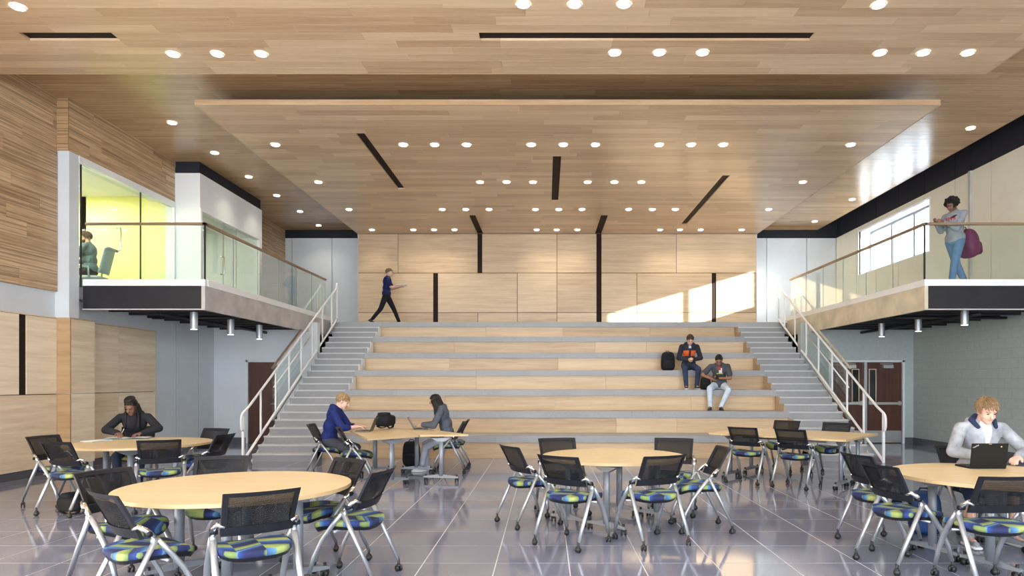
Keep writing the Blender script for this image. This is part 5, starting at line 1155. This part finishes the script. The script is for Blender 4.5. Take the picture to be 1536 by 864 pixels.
backpack(-2.80, 11.62, TZ + 0.147, 200, 'black backpack lying on the table behind the laptop of the blue hoodie boy', M['black'], (0.26, 0.20, 0.42), (90, 0, 60))
backpack(-5.74, 8.18, 0.11, 90, 'black bag lying on the floor below an empty chair by the writing girl', M['black'], (0.28, 0.18, 0.34), (90, 0, 70))
backpack(3.86, 6.98, 0, 250, 'dark blue backpack on the floor by the shorts-wearing boy', MP['bag_blue'], (0.30, 0.22, 0.44))
backpack(7.765, 12.56, HL + 0.62, 22, 'magenta backpack hanging from the shoulder of the balcony girl', MP['magenta'], (0.40, 0.29, 0.54), (10, 0, 0), 0.75)
backpack(3.72, 15.98, 3 * TIER, 262, 'dark bag behind the arm of the grey t-shirt boy', M['black'], (0.24, 0.16, 0.30))
def phone(x, y, z, rot, label, group='phones in hand'):
    t = thing('phone', label, 'phone', (x, y, z), None, group); t.rotation_euler = [math.radians(a) for a in rot]
    MB().box((-0.036, -0.075, -0.004), (0.036, 0.075, 0.004)).build('phone_body', M['black_plastic'], t, bevel=0.003); MB().box((-0.032, -0.068, 0.004), (0.032, 0.068, 0.0046)).build('phone_screen', M['screen'], t)
phone(3.44, 16.19, 3 * TIER + 0.72, (35, 0, 0), 'phone held by the boy in orange and black')
phone(3.83, 15.34, 2 * TIER + 0.735, (30, 0, -10), 'phone held by the boy in grey t-shirt')
phone(7.19, 12.08, HL + 1.27, (30, 0, -58), 'phone held by the girl on the balcony')
t = thing('notebook', 'open notebook with white pages under the writing hand', 'notebook', (-5.99, 9.80, TZ), 286)
MB().box((-0.30, -0.15, 0.001), (0.30, 0.15, 0.006)).build('cover', M['folder'], t)
for s in (-1, 1): MB().grid(lambda u, v, s=s: Vector((s * (0.006 + 0.272 * u), -0.135 + 0.27 * v, 0.008 + 0.016 * math.sin(u * 2.6) * (1 - u * 0.6))), 10, 2).build('page', M['paper'], t, True)
t = thing('pen', 'white pen in the hand of the writing girl', 'pen', (-6.12, 9.83, TZ + 0.02), 286); t.rotation_euler = (math.radians(-35), math.radians(18), math.radians(20))
MB().tube([(0, 0, 0.0), (0, 0, 0.012), (0, 0, 0.13), (0, 0, 0.14)], [0.001, 0.0045, 0.0045, 0.004], 8).build('barrel', M['paper'], t, True); MB().tube([(0, 0, 0.14), (0, 0, 0.148)], 0.003, 8).build('button', MP['navy'], t)
t = thing('paper_stack', 'flat stack of papers lying apart from the notebook', 'papers', (-6.12, 9.32, TZ), 250)
for i in range(4): MB().box((-0.11, -0.15, 0.001 + i * 0.004), (0.11, 0.15, 0.004 + i * 0.004), Matrix.Rotation(0.06 * i, 4, 'Z')).build('sheet', M['paper'] if i % 2 else M['concrete'], t)
t = thing('paper_sheet', 'white papers carried by the walking person', 'papers', (-4.22, 19.98, HL + 1.17), 4); MB().box((-0.11, -0.15, 0), (0.11, 0.15, 0.012)).build('sheet', M['paper'], t)
# office furniture
M['chair_grey'] = plain('grey_office_chair', (0.30, 0.36, 0.40), 0.5)
t = thing('office_chair', 'grey swivel chair under the bearded man in the office', 'chair', (-9.24, 13.95, HL), 188)
MB().rbox((0, 0.0, 0.46), (0.48, 0.47, 0.08), 0.4).build('seat', M['chair_grey'], t, True)
MB().shell(lambda u, v: Vector((-0.21 + 0.42 * u, -0.24 - 0.12 * v + 0.05 * (2 * u - 1) ** 2, 0.55 + 0.50 * v)), (0, -1, 0.2), 0.03, 8, 8).build('backrest', M['chair_grey'], t, True)
MB().tube([(-0.2, -0.375, 1.06), (0.2, -0.375, 1.06)], 0.03, 10).build('top_roll', M['chair_grey'], t, True)
MB().tube([(0, 0, 0.08), (0, 0, 0.42)], 0.03, 10).build('gas_post', M['black_plastic'], t, True)
for s in (-1, 1): MB().tube([(s * 0.25, -0.05, 0.46), (s * 0.28, -0.05, 0.66), (s * 0.28, 0.16, 0.67)], 0.018, 8).build('armrest', M['chair_grey'], t, True)
for i in range(5):
    a = i * 1.2566; b = MB().tube([(0, 0, 0.10), (0.28 * math.cos(a), 0.28 * math.sin(a), 0.07)], [0.025, 0.016], 8).build('base_arm', M['black_plastic'], t, True)
    c = obj('caster', CASTER, b); c.location = (0.28 * math.cos(a), 0.28 * math.sin(a), 0)
t = thing('desk', 'dark desk in front of the bearded man in the office', 'desk', (-10.05, 13.85, HL), 188)
MB().box((-0.7, -0.32, 0.70), (0.7, 0.35, 0.74)).build('desk_top', M['chair_grey'], t)
for s in (-1, 1): MB().box((s * 0.66 - 0.02, -0.3, 0), (s * 0.66 + 0.02, 0.33, 0.70)).build('side_panel', M['post_grey'], t)
MB().box((-0.64, 0.28, 0.2), (0.64, 0.30, 0.70)).build('modesty_panel', M['post_grey'], t)
